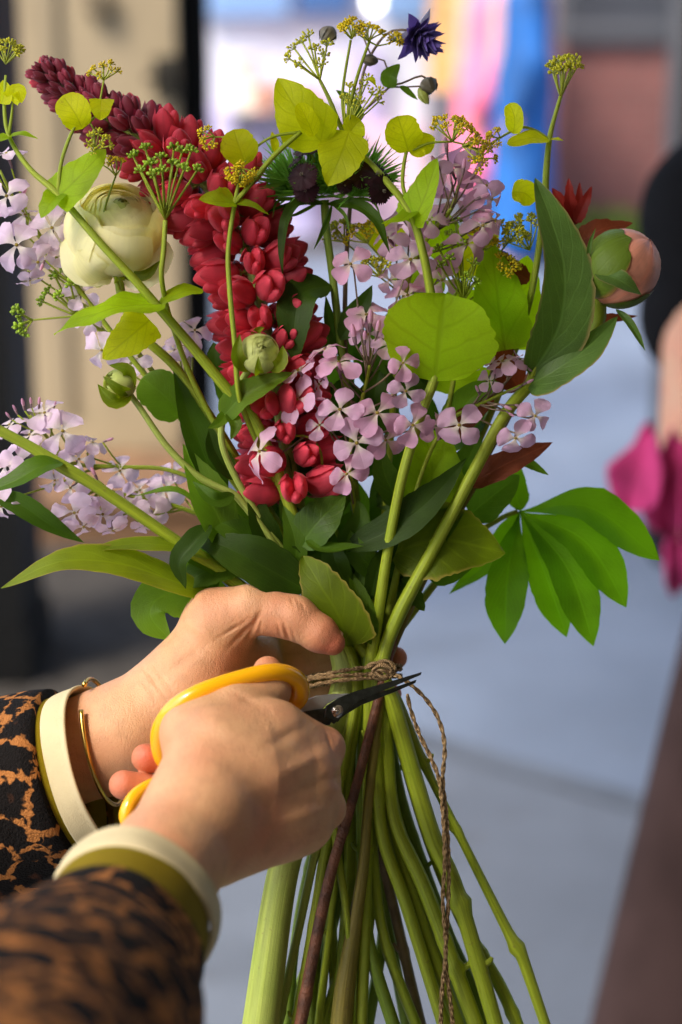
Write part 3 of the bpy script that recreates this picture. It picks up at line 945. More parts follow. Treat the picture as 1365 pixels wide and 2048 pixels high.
class Plant:
    def __init__(self, name, label, cat, group=None, low=None, base=None):
        self.path = low_path(low) if low else []
        bp = self.path[-1][:3] if low else base
        self.root = thing(name, label, cat, P(*bp), group)
        self.mb = MB()
        self.low = low

    def main(self, pts, m=0, k=10, ridge=0.0, n=None, flat=1.0):
        p = [tuple(q[:3]) + ((q[3] * (.88 if q[1] < 1150 else 1.0),) if len(q) > 3 else ()) for q in pts]
        if self.low:
            p = p + self.path
            g = random.Random(int(p[0][0] * 3 + p[0][1]))
            q = spline(np.array(p, float), 110)
            for _ in range(0 if self.low == 'thick' else g.choice([1, 2, 2, 3])):            # nodes and leaf scars on the bare lower stem
                y = g.uniform(1460, 2040)
                q[:, 3] *= 1 + g.uniform(.10, .30) * np.exp(-((q[:, 1] - y) / 9.0) ** 2)
                if g.random() < .4:
                    i = int(np.argmin(np.abs(q[:, 1] - y)))
                    s = g.choice([-1, 1])
                    a = q[i]
                    self.mb.tube(Q([(a[0] + s * a[3] * .5, y, a[2] + 3, a[3] * .5), (a[0] + s * a[3] * 1.25, y - 7, a[2] + 4, a[3] * .34), (a[0] + s * a[3] * 1.5, y - 16, a[2] + 4, a[3] * .22)]), k=7, n=6, m=m)
            p = q
            n = 110
        self.mb.tube(Q(p), k=k, m=m, ridge=ridge, n=n, flat=flat)

    def twig(self, pts, m=0, k=7, n=None):
        self.mb.tube(Q(pts), k=k, m=m, n=n)

    def leaf(self, pts, hw, mat, name='leaf', **kw):
        b = MB()
        p = [tuple(q) if len(q) == 3 else (q[0], q[1], 0) for q in pts]
        if kw.pop('w', None) is not None:
            pass
        b.leaf(Q(p), hw, **kw)
        o = b.part(name, mat, self.root)
        return o

    def umbel(self, base, d, L, n=9, spread=0.75, ul=11, dots=11, r=3.2, mat=None, stalk=None, seed=1, name='flower_head', rays=None, lw=1.6):
        g = random.Random(seed)
        b = MB()
        ends = []
        p0 = P(*base)
        if rays:
            ends = [P(*e) for e in rays]
        else:
            fr = frame(d)
            for i in range(n):
                a = i * 2.39996 + g.uniform(-.3, .3)
                t = spread * math.sqrt((i + 0.6) / n)
                v = fr @ np.array([math.sin(t) * math.cos(a), math.sin(t) * math.sin(a), math.cos(t)])
                ends.append(p0 + v * L * g.uniform(.85, 1.12))
        for e in ends:
            v = nrm(e - p0)
            mid = (p0 + e) / 2 + np.array([g.uniform(-1, 1), g.uniform(-1, 1), g.uniform(-1, 1)]) * 2
            b.tube([p0, mid, e], lw, n=5, k=5, m=0)
            fr = frame(v)
            for j in range(dots):
                a = j * 2.39996 + g.uniform(-.4, .4)
                t = 1.35 * math.sqrt((j + .5) / dots)
                q = e + fr @ np.array([math.sin(t) * math.cos(a), math.sin(t) * math.sin(a), math.cos(t)]) * ul * g.uniform(.8, 1.15)
                b.tube([e, q], 0.8, n=2, k=3, m=0, cap=False)
                rr = r * g.uniform(.75, 1.2)
                b.ell(q, (rr, rr * .85, rr * 1.15), frame(q - e), m=1, n=4, k=5)
        b.part(name, [stalk or M_STEM_YEL, mat or M_YDOT], self.root)

    def done(self, mats, name='stem'):
        self.mb.part(name, mats, self.root)
        return self.root

# ------------------------------------------------------------------ blossom prototypes (facing +z, petals one unit long)
def blossom_mesh(seed, mat, bend=0.25, nd=0.0):
    g = random.Random(seed)
    b = MB()
    for k in range(4):
        a = math.pi / 4 + k * math.pi / 2 + g.uniform(-.17, .17)
        L = g.uniform(.84, 1.08)
        d = np.array([math.cos(a), math.sin(a), 0])
        up = np.array([0, 0, 1.0])
        be = bend + g.uniform(-.22, .26)
        pts = [d * .06 + up * .02, d * .38 * L + up * (.05), d * .72 * L + up * (.03 - be * .35), d * L + up * (-be)]
        b.leaf(np.array(pts), g.uniform(.38, .50), 'petal', face=(0, 0, 1), fold=g.uniform(-.05, .28), wave=.08, n=14, mm=9, m=0, droop=g.uniform(-.15, .35), twist=g.uniform(-.5, .5), seed=seed * 10 + k)
    b.ell((0, 0, .03), (.075, .075, .05), m=1, n=5, k=8)
    for k in range(4):
        a = k * 1.57 + .3
        b.ell((math.cos(a) * .05, math.sin(a) * .05, .07), (.022, .022, .05), m=1, n=4, k=5)
    b.tube([(0, 0, 0), (0, 0, -.35), (0, 0, -.75)], [.07, .075, .05], n=5, k=7, m=2)
    return b.mesh('blossom', [mat, M_EYE, M_CALYX], conv=False)

BLO = [blossom_mesh(i, [M_LILAC, M_LILAC2, M_LILAC][i % 3], [.1, .3, .5, .2, .75, .35, .05, .6, .25, .45][i]) for i in range(10)]
BLO_PALE = [blossom_mesh(20 + i, M_LILAC3, [.15, .35, .6, .25][i]) for i in range(4)]

def bud_mesh(seed, L=1.0, mat=None):
    b = MB()
    b.ell((0, 0, L * .62), (.13, .13, L * .38), m=0, n=7, k=8)
    b.ell((0, 0, L * .3), (.105, .105, L * .34), m=1, n=6, k=8)
    return b.mesh('bud', [mat or M_LILAC2, M_CALYX], conv=False)
BUD = bud_mesh(1)

def sprig(label, low, spine, blossoms, buds, seed, pale=False, mstem=None, group='lilac flower sprigs in the bouquet', pr=2.2, base=None):
    g = random.Random(seed)
    pl = Plant('lilac_flower_sprig', label, 'flower', group, low, base=base)
    pl.main(spine, m=0, k=8)
    sp = spline(Q(spine)[:, :3], 40)
    lib = BLO_PALE if pale else BLO
    for i, q in enumerate(blossoms):
        u, v, w, r = q[:4]
        d = q[4] if len(q) > 4 else (g.uniform(-.35, .35), g.uniform(-.25, .35), 1.0)
        p = P(u, v, w)
        z = nrm(d)
        spin = q[5] if len(q) > 5 else g.uniform(0, 1.57)
        place('blossom', lib[(i * 5 + seed) % len(lib)], pl.root, p, z, spin, r * g.uniform(.9, 1.06), g.uniform(.78, 1.0))
        e = p - z * r * .72
        j = int(np.argmin(np.linalg.norm(sp - e, axis=1)))
        j = max(0, min(39, j + 5))
        a = sp[j]
        pl.mb.tube([a, (a + e) / 2 + np.array([0, -6, -8]), e - z * 4 + np.array([0, -2, 0]), e], [pr * 1.1, pr, pr * .9, pr], n=8, k=6, m=1)
    for (u, v, w, L, d) in buds:
        p = P(u, v, w)
        place('bud', BUD, pl.root, p, d, g.uniform(0, 3), L * g.uniform(.52, .78))
        j = int(np.argmin(np.linalg.norm(sp - p, axis=1)))
        a = sp[min(39, j + 3)]
        pl.mb.tube([a, (a + p) / 2 + np.array([0, -3, 0]), p], pr * .8, n=5, k=5, m=1)
    pl.done([M_STEM, mstem or M_MAUVE_STEM])
    return pl

# ------------------------------------------------------------------ the red lupin
pl = Plant('red_lupin', 'tall crimson lupin spire leaning to the upper left of the bouquet', 'flower', low='thick')
spine = [(74, 132, -40, 5), (118, 168, -40, 6), (180, 216, -38, 7), (300, 288, -34, 9), (410, 370, -30, 11), (482, 480, -26, 13), (520, 600, -22, 14), (548, 740, -22, 15), (570, 880, -26, 16), (598, 1020, -30, 18), (640, 1180, -30, 22)]
pl.main(spine, k=10, m=0)
sp = spline(Q(spine)[:, :3], 400)
seg = np.concatenate([[0], np.cumsum(np.linalg.norm(np.diff(sp, axis=0), axis=1))])

def floret_mesh(seed, mats, closed=False):
    """pea flower pointing along +z, back petal above (+y); one unit long"""
    g = random.Random(seed)
    b = MB()
    # two smooth lobes meeting at a seam, like a half open mussel, and the beak between them
    gap = g.uniform(.10, .15)
    for sd in (-1, 1):
        ax = frame((sd * g.uniform(.04, .16), .10, 1.0), 0)
        b.ell((sd * gap, .06 + g.uniform(-.02, .02), .50), (g.uniform(.16, .20), g.uniform(.27, .33), .50 if not closed else .48), ax, m=0, n=14, k=16,
              warp=lambda t: math.sin(math.pi * min(1, max(0, t)) ** .80) ** .62)
    b.ell((0, -.14, .50), (.15, .17, .44), frame((0, -.05, 1)), m=0, n=10, k=10)
    # rolled lower rim of the back petal
    for sd in (-1, 1):
        b.leaf([(sd * .10, .26, .10), (sd * .24, .33, .48), (sd * .16, .34, .92)], .17, 'lance', face=(sd * .7, .8, .1), fold=-.2, n=10, mm=7, seed=seed)
    # calyx and stalk
    b.ell((0, 0, .06), (.12, .13, .13), m=1, n=6, k=8)
    b.tube([(0, -.02, -.28), (0, 0, 0)], .03, n=3, k=5, m=1)
    return b.mesh('floret', mats, conv=False)

FLO = [floret_mesh(i, [M_LUPIN, M_BUDG]) for i in range(6)]
FLO_T = [floret_mesh(i, [M_LUPIN_T, M_BUDGR], True) for i in range(2)]
g = random.Random(3)
fl = []
s_, row = 14.0, 0
while s_ < seg[-1] - 200:
    t = s_ / 1000.0
    i = int(np.searchsorted(seg, s_))
    T = nrm(sp[max(0, i - 3)] - sp[min(399, i + 3)])            # towards the tip
    size = 26 + 62 * min(1, t / .42) ** .9
    cnt = 5 if t < .1 else (6 if t < .3 else 7)
    N = nrm(np.array([0, 0, 1.0]) - T * T[2])
    B = np.cross(T, N)
    for k in range(cnt):
        a = (k + .5 * (row % 2)) * 2 * math.pi / cnt + g.uniform(-.16, .16)
        rad = N * math.cos(a) + B * math.sin(a)
        lift = 1.15 - 1.15 * min(1, t / .45) + g.uniform(-.12, .12)
        z = nrm(rad + T * max(-.05, lift))
        p = sp[i] + rad * (8 + 10 * min(1, t / .4)) + rad * size * .16
        fl.append((p, z, T, size * g.uniform(.78, 1.12), t, math.cos(a)))
    s_ += 17 + 36 * min(1, t / .38) + (5 if t > .75 else 0)
    row += 1
fl.sort(key=lambda q: -q[5])

def floret_frame(z, T):
    y = nrm(T - z * T.dot(z)) if abs(T.dot(z)) < .97 else nrm(np.array([0, 0, 1.0]) - z * z[2])
    x = np.cross(y, z)
    return np.stack([x, y, z], axis=1)

rest = MB()
for i, (p, z, T, size, t, fc) in enumerate(fl):
    lib = FLO_T if t < .26 else FLO
    me = lib[i % len(lib)]
    M = floret_frame(z, T)
    if i < 98:
        o = place('floret', me, pl.root, p, z, 0, size)
        d = (DIST - p[2] * S) / DIST
        loc = W(p)[0] - np.array(pl.root.location)
        o.matrix_basis = Matrix.Translation(loc) @ Matrix((BAS @ M).tolist()).to_4x4() @ Matrix.Scale(size * S * d, 4)
    else:
        V = np.array([v.co for v in me.vertices]) @ M.T * size + p
        rest.add(V, [tuple(q.vertices) for q in me.polygons], None, 0)
        rest.m[-len(me.polygons):] = [q.material_index for q in me.polygons]
o = rest.part('floret_mass', [M_LUPIN, M_BUDG], pl.root)
o['kind'] = 'stuff'
# a few lower torn florets near the hand
pl.leaf([(440, 1000, 20), (350, 745, 10)], 40, M_LEAF_D, prof='lance', face=(.6, .1, 1), fold=.35) if False else None
pl.done([M_STEM_PALE])

# ------------------------------------------------------------------ ranunculus
def rosette(root, c, R, axis, layers, mats, open_ang, seed, name='petal', hgt=.95, tight=.2, outer=None, dome=.55):
    """nested cup petals around axis; every petal a mesh of its own"""
    g = random.Random(seed)
    fr = frame(axis)
    c = P(*c)
    for L in range(layers):
        q = L / (layers - 1)
        r = R * (tight + (1 - tight) * q ** .8)
        npet = 4 if q < .3 else 5
        for k in range(npet):
            a0 = k * 2 * math.pi / npet + L * 1.1 + g.uniform(-.15, .15)
            half = math.pi / npet * 1.35
            top = (open_ang[0] + (open_ang[1] - open_ang[0]) * q) * g.uniform(.92, 1.1)
            n_, m_ = 12, 13
            V = np.zeros((n_, m_, 3)); UV = np.zeros((n_, m_, 2))
            for i in range(n_):
                t = i / (n_ - 1)
                for j in range(m_):
                    x = j / (m_ - 1) * 2 - 1
                    edge = top + (.18 + .12 * (1 - q)) * x * x + .04 * math.sin(a0 * 3 + x * 5)
                    th = math.pi * .97 - t * (math.pi * .97 - edge)
                    rr = r * (1 + .035 * math.sin(th * 3 + k) + .02 * k / npet + .03 * t ** 4 * (1 if outer else -.3)) * (1 + .012 * x) * (1 - (.07 * t ** 3 if not (outer and q > .86) else 0))
                    if outer and q > .86:
                        rr *= 1 + outer * t ** 3
                    ph = a0 + x * half
                    V[i, j] = (math.sin(th) * math.cos(ph) * rr, math.sin(th) * math.sin(ph) * rr, math.cos(th) * rr * hgt + (R - r) * dome)
                    UV[i, j] = (j / (m_ - 1), t)
            b = MB()
            b.grid(V @ fr.T + c, UV)
            b.part(name, mats[0] if q > .14 else mats[1], root)

pl = Plant('white_ranunculus', 'big creamy white ranunculus bloom at the left of the bouquet', 'flower', 'ranunculus stems in the bouquet', 'r3')
rosette(pl.root, (232, 464, 18), 99, (.16, .74, .65), 12, (M_CREAM, M_CREAM_G), (.34, .80), 5, hgt=.86, tight=.10, outer=.07, dome=.84)
for pts, hw, fc in [([(228, 550, 30), (170, 526, 66), (137, 470, 48)], 42, (-.7, .3, .8)), ([(232, 552, 34), (192, 540, 82), (156, 500, 88)], 34, (-.5, -.1, 1)), ([(240, 552, 30), (296, 530, 66), (322, 470, 44)], 42, (.7, .2, .8)),
                    ([(222, 548, 14), (156, 508, 28), (140, 436, 6)], 40, (-.9, .3, .4))]:
    pl.leaf(pts, hw, M_CREAM, name='petal', prof='round', face=fc, fold=.32, wave=.05, n=18, mm=11)
for k, (pts, hw) in enumerate([([(236, 545, 30), (200, 545, 60), (168, 532, 78)], 14), ([(240, 548, 40), (290, 548, 70), (322, 520, 74)], 15), ([(240, 552, 40), (238, 560, 60), (232, 552, 84)], 12)]):
    pl.leaf(pts, hw, M_LEAF_B, name='sepal', prof='lance', face=(0, -.6, 1), fold=.4, n=12, mm=7)
pl.main([(238, 545, 20, 12), (246, 600, 14, 11), (282, 668, 6, 11), (352, 735, 0, 11), (418, 830, -6, 12), (480, 930, -20, 12), (560, 1060, -30, 13), (650, 1210, -20, 13)], k=10)
pl.leaf([(470, 1110, 20), (420, 1000, 42), (366, 888, 40)], 46, M_LEAF, prof='lance', face=(.3, .1, 1), fold=.3)
pl.done([M_STEM])

pl = Plant('ranunculus_bud', 'half open greenish ranunculus bud in front of the red lupin', 'flower', 'ranunculus stems in the bouquet', 'l1')
rosette(pl.root, (520, 706, 84), 42, (.30, .35, .9), 7, (M_CREAM_G, M_CREAM_G), (.25, .75), 9, hgt=1.0, tight=.15)
for pts, hw in [([(500, 742, 84), (476, 712, 116), (480, 668, 112)], 17), ([(520, 748, 90), (518, 740, 128), (517, 712, 138)], 11), ([(540, 742, 90), (564, 722, 112), (566, 690, 100)], 15), ([(505, 690, 60), (516, 662, 84), (530, 655, 104)], 12)]:
    pl.leaf(pts, hw, M_LEAF_B, name='sepal', prof='lance', face=(0, 0, 1), fold=.45, n=10, mm=7)
pl.main([(500, 738, 80, 8), (484, 760, 76, 8), (462, 800, 70, 8), (444, 850, 64, 8), (448, 900, 56, 8), (480, 970, 40, 8), (530, 1050, 20, 8), (610, 1170, 0, 9)], k=9)
pl.leaf([(444, 836, 70), (490, 790, 92), (586, 745, 96)], 30, M_LEAF, prof='ovate', face=(.1, .5, 1), fold=.35, serr=.05)
pl.leaf([(456, 822, 66), (440, 846, 86), (416, 857, 92)], 15, M_LEAF, prof='lance', face=(0, .4, 1), fold=.5, serr=.1, sf=5)
pl.leaf([(456, 824, 70), (470, 850, 92), (462, 880, 90)], 15, M_LEAF, prof='lance', face=(.3, .2, 1), fold=.4)
pl.done([M_STEM_PALE])

pl = Plant('ranunculus_bud', 'small closed green ranunculus bud on a curved stem at the left', 'flower', 'ranunculus stems in the bouquet', 'd5')
rosette(pl.root, (238, 768, 60), 31, (-.72, .25, .55), 5, (M_CREAM_G, M_CREAM_G), (.35, .8), 12, hgt=1.15, tight=.3)
for pts, hw in [([(262, 788, 60), (228, 802, 88), (196, 768, 82)], 19), ([(262, 782, 56), (258, 740, 84), (218, 730, 80)], 17), ([(262, 786, 66), (236, 776, 100), (206, 752, 96)], 13)]:
    pl.leaf(pts, hw, M_LEAF_B, name='sepal', prof='lance', face=(-.3, 0, 1), fold=.5, n=12, mm=7)
pl.main([(258, 786, 58, 7), (280, 815, 56, 7), (336, 895, 50, 8), (400, 955, 44, 8.5), (462, 985, 38, 9), (480, 1000, 34, 9), (540, 1075, 20, 9), (620, 1200, 0, 9)], k=9)
pl.leaf([(470, 990, 50), (430, 1000, 76), (386, 962, 66)], 17, M_LEAF_M, prof='lance', face=(0, .2, 1), fold=.4)
pl.done([M_STEM_PALE])

# ------------------------------------------------------------------ lime umbel stems with leaves pierced by the stem
GU = 'lime umbel stems in the bouquet'
pl = Plant('lime_umbel_stem', 'lime green umbel stem crossing in front of the white ranunculus', 'flower', GU, 'l2')
pl.main([(12, 150, 70, 3), (9, 210, 70, 4.5), (18, 272, 72, 5), (60, 338, 90, 6.5), (116, 388, 112, 8), (200, 485, 124, 9), (270, 560, 120, 10), (320, 618, 112, 11), (392, 702, 96, 12), (466, 792, 76, 13), (506, 835, 60, 13), (552, 935, 36, 13), (598, 1065, 10, 14), (650, 1220, -10, 13)], k=10)
pl.twig([(18, 272, 72, 4), (24, 230, 76, 3), (26, 205, 78, 2)])
pl.twig([(116, 388, 112, 5), (122, 330, 112, 4), (136, 284, 110, 4), (152, 250, 106, 3), (170, 232, 104, 2.2), (188, 258, 104, 1.8)])
pl.twig([(152, 250, 106, 2.6), (186, 240, 104, 2.4), (200, 205, 104, 2.2), (208, 160, 102, 2)])
pl.leaf([(22, 200, 76), (36, 182, 88), (44, 206, 96)], 20, M_LEAF_Y, prof='cordate', face=(.2, .5, 1))
pl.leaf([(4, 208, 76), (10, 182, 72), (6, 160, 66)], 20, M_LEAF_Y, prof='cordate', face=(-.2, .3, 1))
pl.leaf([(18, 274, 78), (46, 268, 96), (76, 278, 98)], 14, M_LEAF_YG, prof='cordate', face=(0, 1, .45), fold=.2)
pl.leaf([(18, 274, 78), (-8, 280, 92), (-40, 296, 90)], 16, M_LEAF_YG, prof='cordate', face=(0, 1, .45), fold=.2)
pl.leaf([(110, 400, 116), (160, 352, 130), (212, 298, 116)], 45, M_LEAF_YG, prof='cordate', face=(-.25, .55, 1), fold=.1, serr=.05, wave=.05)
pl.leaf([(118, 388, 114), (100, 408, 132), (82, 436, 136)], 27, M_LEAF_YG, prof='cordate', face=(-.6, .4, 1), fold=.3)
pl.leaf([(166, 258, 106), (150, 225, 114), (126, 190, 100)], 33, M_LEAF_Y, prof='round', face=(-.1, .2, 1), fold=.08)
pl.leaf([(203, 198, 106), (202, 220, 114), (200, 240, 106)], 25, M_LEAF_Y, prof='cordate', face=(0, .2, 1), fold=.12)
pl.leaf([(322, 608, 118), (220, 618, 150), (108, 668, 140)], 56, M_LEAF_YG, prof='cordate', face=(-.1, 1.0, .42), fold=.12, serr=.06, wave=.09)
pl.leaf([(316, 612, 110), (362, 585, 112), (406, 578, 96)], 34, M_LEAF_YG, prof='round', face=(.1, 1.0, .35), fold=.1, serr=.06)
pl.leaf([(300, 640, 84), (262, 672, 90), (206, 718, 74)], 46, M_LEAF_Y, prof='cordate', face=(-.1, .45, 1), fold=.1, serr=.06)
pl.umbel((12, 128, 70), (.15, 1, .2), 42, 9, .8, 9, 11, 3.0, M_GYDOT, seed=2)
pl.umbel((208, 160, 102), (0, 1, .25), 34, 8, 1.25, 8, 10, 2.5, M_YDOT, seed=3)
pl.umbel((190, 300, 104), (.2, .6, .4), 34, 9, 1.15, 9, 9, 2.6, M_GYDOT, seed=4)
pl.twig([(188, 258, 104, 1.8), (190, 282, 106, 1.8), (190, 300, 104, 1.8)])
pl.umbel((232, 352, 86), (-.2, 1, .3), 32, 5, .7, 8, 10, 2.6, M_YDOT, seed=5)
pl.twig([(232, 352, 86, 1.8), (222, 380, 84, 2), (208, 430, 80, 2.4), (212, 500, 60, 3), (240, 580, 40, 3.5)])
pl.done([M_STEM])

pl = Plant('lime_umbel_stem', 'slender lime umbel stem running up the front of the lupin past the small bud', 'flower', GU, 'd4')
pl.main([(482, 350, 90, 3.2), (470, 405, 96, 5), (457, 500, 104, 5.5), (460, 580, 108, 6), (470, 690, 110, 6), (478, 788, 96, 6.5), (500, 850, 60, 7), (560, 980, 10, 8), (640, 1170, -30, 9)], k=8)
pl.twig([(470, 406, 96, 5), (500, 370, 96, 5), (548, 312, 92, 5.5), (602, 264, 84, 5)])
pl.twig([(602, 264, 84, 3), (550, 272, 92, 3), (516, 292, 98, 2.6), (488, 326, 100, 2.4)])
pl.twig([(516, 292, 98, 2), (470, 276, 96, 1.8), (430, 274, 92, 1.6)])
pl.leaf([(472, 406, 98), (440, 404, 120), (398, 400, 112)], 32, M_LEAF_YG, prof='cordate', face=(-.1, .7, 1), fold=.1, side=(.4, 1.25), serr=.06)
pl.leaf([(470, 408, 98), (505, 412, 110), (538, 430, 104)], 17, M_LEAF_YG, prof='cordate', face=(.2, 1, .5), fold=.3)
pl.leaf([(492, 330, 100), (478, 290, 108), (468, 258, 98)], 36, M_LEAF_Y, prof='round', face=(0, .2, 1), fold=.06)
pl.leaf([(650, 292, 70), (600, 226, 80), (556, 156, 62)], 58, M_LEAF_Y, prof='ovate', face=(-.2, .25, 1), fold=.08, serr=.04, wave=.04)
pl.leaf([(628, 272, 90), (614, 238, 102), (598, 206, 92)], 22, M_LEAF_Y, prof='round', face=(.4, .1, 1), fold=.25)
pl.leaf([(552, 306, 90), (548, 282, 92), (544, 262, 88)], 10, M_LEAF_Y, prof='lance', face=(.5, 0, 1))
pl.umbel((484, 338, 102), (-.1, -.9, .6), 28, 12, 1.3, 9, 12, 2.9, M_YDOT, seed=7)
pl.umbel((430, 274, 92), (-.9, -.1, .4), 26, 6, 1.1, 9, 10, 2.6, M_YDOT, seed=8)
pl.done([M_STEM])

pl = Plant('lime_umbel_stem', 'central lime umbel stem with one big round leaf above the lilac cluster', 'flower', GU, 'c1')
pl.main([(640, 160, 40, 4), (660, 200, 46, 5), (694, 275, 56, 6.5), (758, 345, 66, 8), (818, 420, 72, 9.5), (845, 500, 72, 10), (862, 588, 60, 11), (872, 660, 62, 11), (872, 745, 84, 12), (842, 830, 84, 12), (806, 950, 70, 12), (778, 1090, 48, 12), (752, 1260, 24, 12)], k=10)
pl.twig([(694, 275, 56, 4.5), (700, 215, 50, 4), (716, 150, 44, 3.6), (740, 80, 40, 3)])
pl.twig([(690, 250, 54, 3.5), (685, 200, 46, 3), (690, 150, 42, 3), (702, 80, 40, 2.6)])
pl.twig([(818, 415, 72, 4.5), (806, 370, 66, 4), (808, 330, 60, 4), (814, 300, 58, 3.6)])
pl.twig([(826, 300, 56, 3), (860, 286, 50, 2.6), (905, 283, 44, 2.4)])
pl.twig([(905, 283, 44, 2), (940, 292, 44, 2), (955, 300, 44, 2)])
pl.leaf([(870, 762, 92), (880, 670, 112), (890, 588, 88)], 112, M_LEAF_YG, prof='round', face=(.05, .25, 1), fold=.05, serr=.025, sf=20, wave=.03, n=30, mm=13)
pl.leaf([(826, 448, 78), (852, 390, 92), (876, 316, 80)], 40, M_LEAF_YG, prof='cordate', face=(-.45, .3, 1), fold=.25, serr=.05, side=(1.1, .75))
pl.leaf([(830, 420, 76), (800, 440, 92), (764, 448, 88)], 20, M_LEAF_YG, prof='cordate', face=(0, 1, .5), fold=.3)
pl.leaf([(700, 262, 64), (680, 318, 84), (656, 372, 74)], 50, M_LEAF_Y, prof='ovate', face=(-.1, .2, 1), fold=.1, serr=.05)
pl.leaf([(698, 268, 60), (712, 250, 66), (722, 240, 66)], 26, M_LEAF_Y, prof='round', face=(.5, .5, 1), fold=.2)
pl.leaf([(818, 304, 60), (808, 268, 70), (796, 232, 60)], 37, M_LEAF_Y, prof='round', face=(.1, .2, 1), fold=.06)
pl.leaf([(816, 300, 52), (848, 288, 48), (868, 296, 42)], 26, M_LEAF_Y, prof='round', face=(.2, .3, 1), fold=.1)
pl.leaf([(728, 162, 46), (742, 160, 52), (752, 172, 54)], 10, M_LEAF_Y, prof='lance', face=(0, 1, .5))
pl.umbel((640, 160, 40), (-.15, 1, .2), 0, ul=13, dots=11, r=3.1, mat=M_GYDOT, seed=11, rays=[(580, 118, 50), (606, 86, 36), (630, 100, 60), (642, 130, 70), (654, 92, 40), (602, 130, 80), (618, 74, 30), (590, 98, 26), (648, 112, 20)], lw=2)
pl.umbel((738, 82, 40), (0, 1, .1), 30, 8, 1.15, 9, 11, 3.0, M_YDOT, seed=12)
pl.umbel((704, 78, 40), (-.2, 1, .2), 34, 7, .8, 9, 11, 3.0, M_YDOT, seed=13)
pl.umbel((694, 262, 56), (.3, 1, .3), 0, ul=13, dots=10, r=2.7, mat=M_GYDOT, seed=14, rays=[(700, 176, 66), (726, 172, 44), (744, 190, 60), (756, 205, 40), (722, 206, 80), (704, 212, 90), (736, 160, 20), (758, 186, 70), (690, 200, 70), (712, 190, 20)], lw=1.7)
pl.umbel((790, 82, 30), (.2, .6, .6), 12, 6, 1.2, 8, 9, 2.6, M_YDOT, seed=15)
pl.twig([(740, 84, 40, 2), (760, 92, 36, 1.6), (790, 82, 30, 1.6)])
pl.umbel((905, 283, 44), (.15, 1, .2), 46, 11, 1.0, 10, 11, 3.1, M_YDOT, seed=16)
pl.umbel((925, 292, 44), (.75, .1, .4), 38, 8, .8, 10, 10, 3.0, M_YDOT, seed=17)
pl.done([M_STEM])

pl = Plant('lime_umbel_stem', 'upright lime umbel stem at the right with one flat topped yellow head', 'flower', GU, 'r6')
pl.main([(1122, 192, -30, 4.5), (1108, 240, -30, 5), (1099, 280, -28, 6.5), (1093, 340, -30, 7.5), (1088, 420, -50, 8), (1060, 600, -70, 8), (1000, 780, -80, 9), (900, 1010, -80, 10), (800, 1230, -70, 11)], k=8)
pl.twig([(1099, 280, -28, 3.5), (1074, 262, -26, 3), (1046, 254, -24, 3), (1024, 262, -20, 2.6), (1000, 276, -16, 2.4)])
pl.leaf([(1099, 280, -24), (1060, 276, -6), (1014, 288, -10)], 19, M_LEAF_Y, prof='round', face=(0, .8, .8), fold=.15)
pl.leaf([(1027, 268, -18), (1030, 238, -10), (1020, 206, -20)], 20, M_LEAF_Y, prof='round', face=(-.2, .2, 1), fold=.2)
pl.leaf([(1099, 280, -24), (1115, 279, -14), (1127, 282, -16)], 8, M_LEAF_Y, prof='round', face=(0, 1, .4))
pl.leaf([(1024, 384, -40), (1050, 386, -34), (1070, 404, -40)], 27, M_LEAF_Y, prof='round', face=(.1, .3, 1))
pl.leaf([(1012, 700, -60), (996, 590, -40), (984, 486, -60)], 62, M_LEAF_YG, prof='cordate', face=(.1, .25, 1), fold=.1, serr=.04)
pl.leaf([(1006, 690, -90), (1036, 600, -80), (1056, 510, -90)], 62, M_LEAF_YG, prof='cordate', face=(.2, .2, 1), fold=.1)
pl.umbel((1122, 194, -30), (.1, 1, .1), 0, ul=13, dots=13, r=3.6, mat=M_GYDOT, seed=21, rays=[(1104, 134, -20), (1118, 126, -40), (1134, 122, -20), (1150, 122, -40), (1112, 146, -4), (1142, 136, -2), (1126, 140, 0), (1154, 134, -14)], lw=2.2)
pl.umbel((955, 318, -14), (.3, .3, .5), 34, 8, 1.2, 9, 10, 2.9, M_YDOT, seed=22)
pl.twig([(1000, 276, -16, 2.2), (975, 292, -14, 2), (955, 318, -14, 2)])
pl.umbel((1000, 276, -16), (-.7, .1, .4), 22, 6, 1.1, 8, 9, 2.8, M_YDOT, seed=23)
pl.umbel((1060, 500, -70), (-.5, 1, .3), 60, 9, .8, 10, 10, 3.2, M_GYDOT, seed=24)
pl.done([M_STEM])

def green_umbel(label, low, stem, base, rays, seed, r=4.2, ul=13, dots=10, extra=()):
    pl = Plant('green_umbel_stem', label, 'flower', 'green umbel stems in the bouquet', low)
    pl.main(stem, k=8)
    pl.umbel(base, None, 0, ul=ul, dots=dots, r=r, mat=M_GDOT, stalk=M_STEM, seed=seed, rays=rays, lw=2.3)
    for e in extra:
        pl.twig(e[0])
        pl.umbel(e[1], None, 0, ul=ul, dots=dots, r=r, mat=M_GDOT, stalk=M_STEM, seed=seed + 9, rays=e[2], lw=2)
    pl.done([M_STEM])
green_umbel('bright green umbel standing up right beside the white ranunculus', 'd1', [(331, 440, 128, 5.5), (328, 500, 122, 6), (324, 560, 110, 6), (345, 650, 60, 6), (400, 790, 20, 7), (520, 1000, -20, 8), (650, 1200, -40, 10)], (331, 438, 128),
            [(268, 314, 120), (284, 344, 150), (302, 330, 165), (322, 318, 110), (326, 344, 175), (346, 330, 130), (364, 306, 96), (382, 304, 120), (394, 342, 140), (368, 340, 172), (292, 300, 90), (348, 300, 80), (310, 352, 185)], 31)
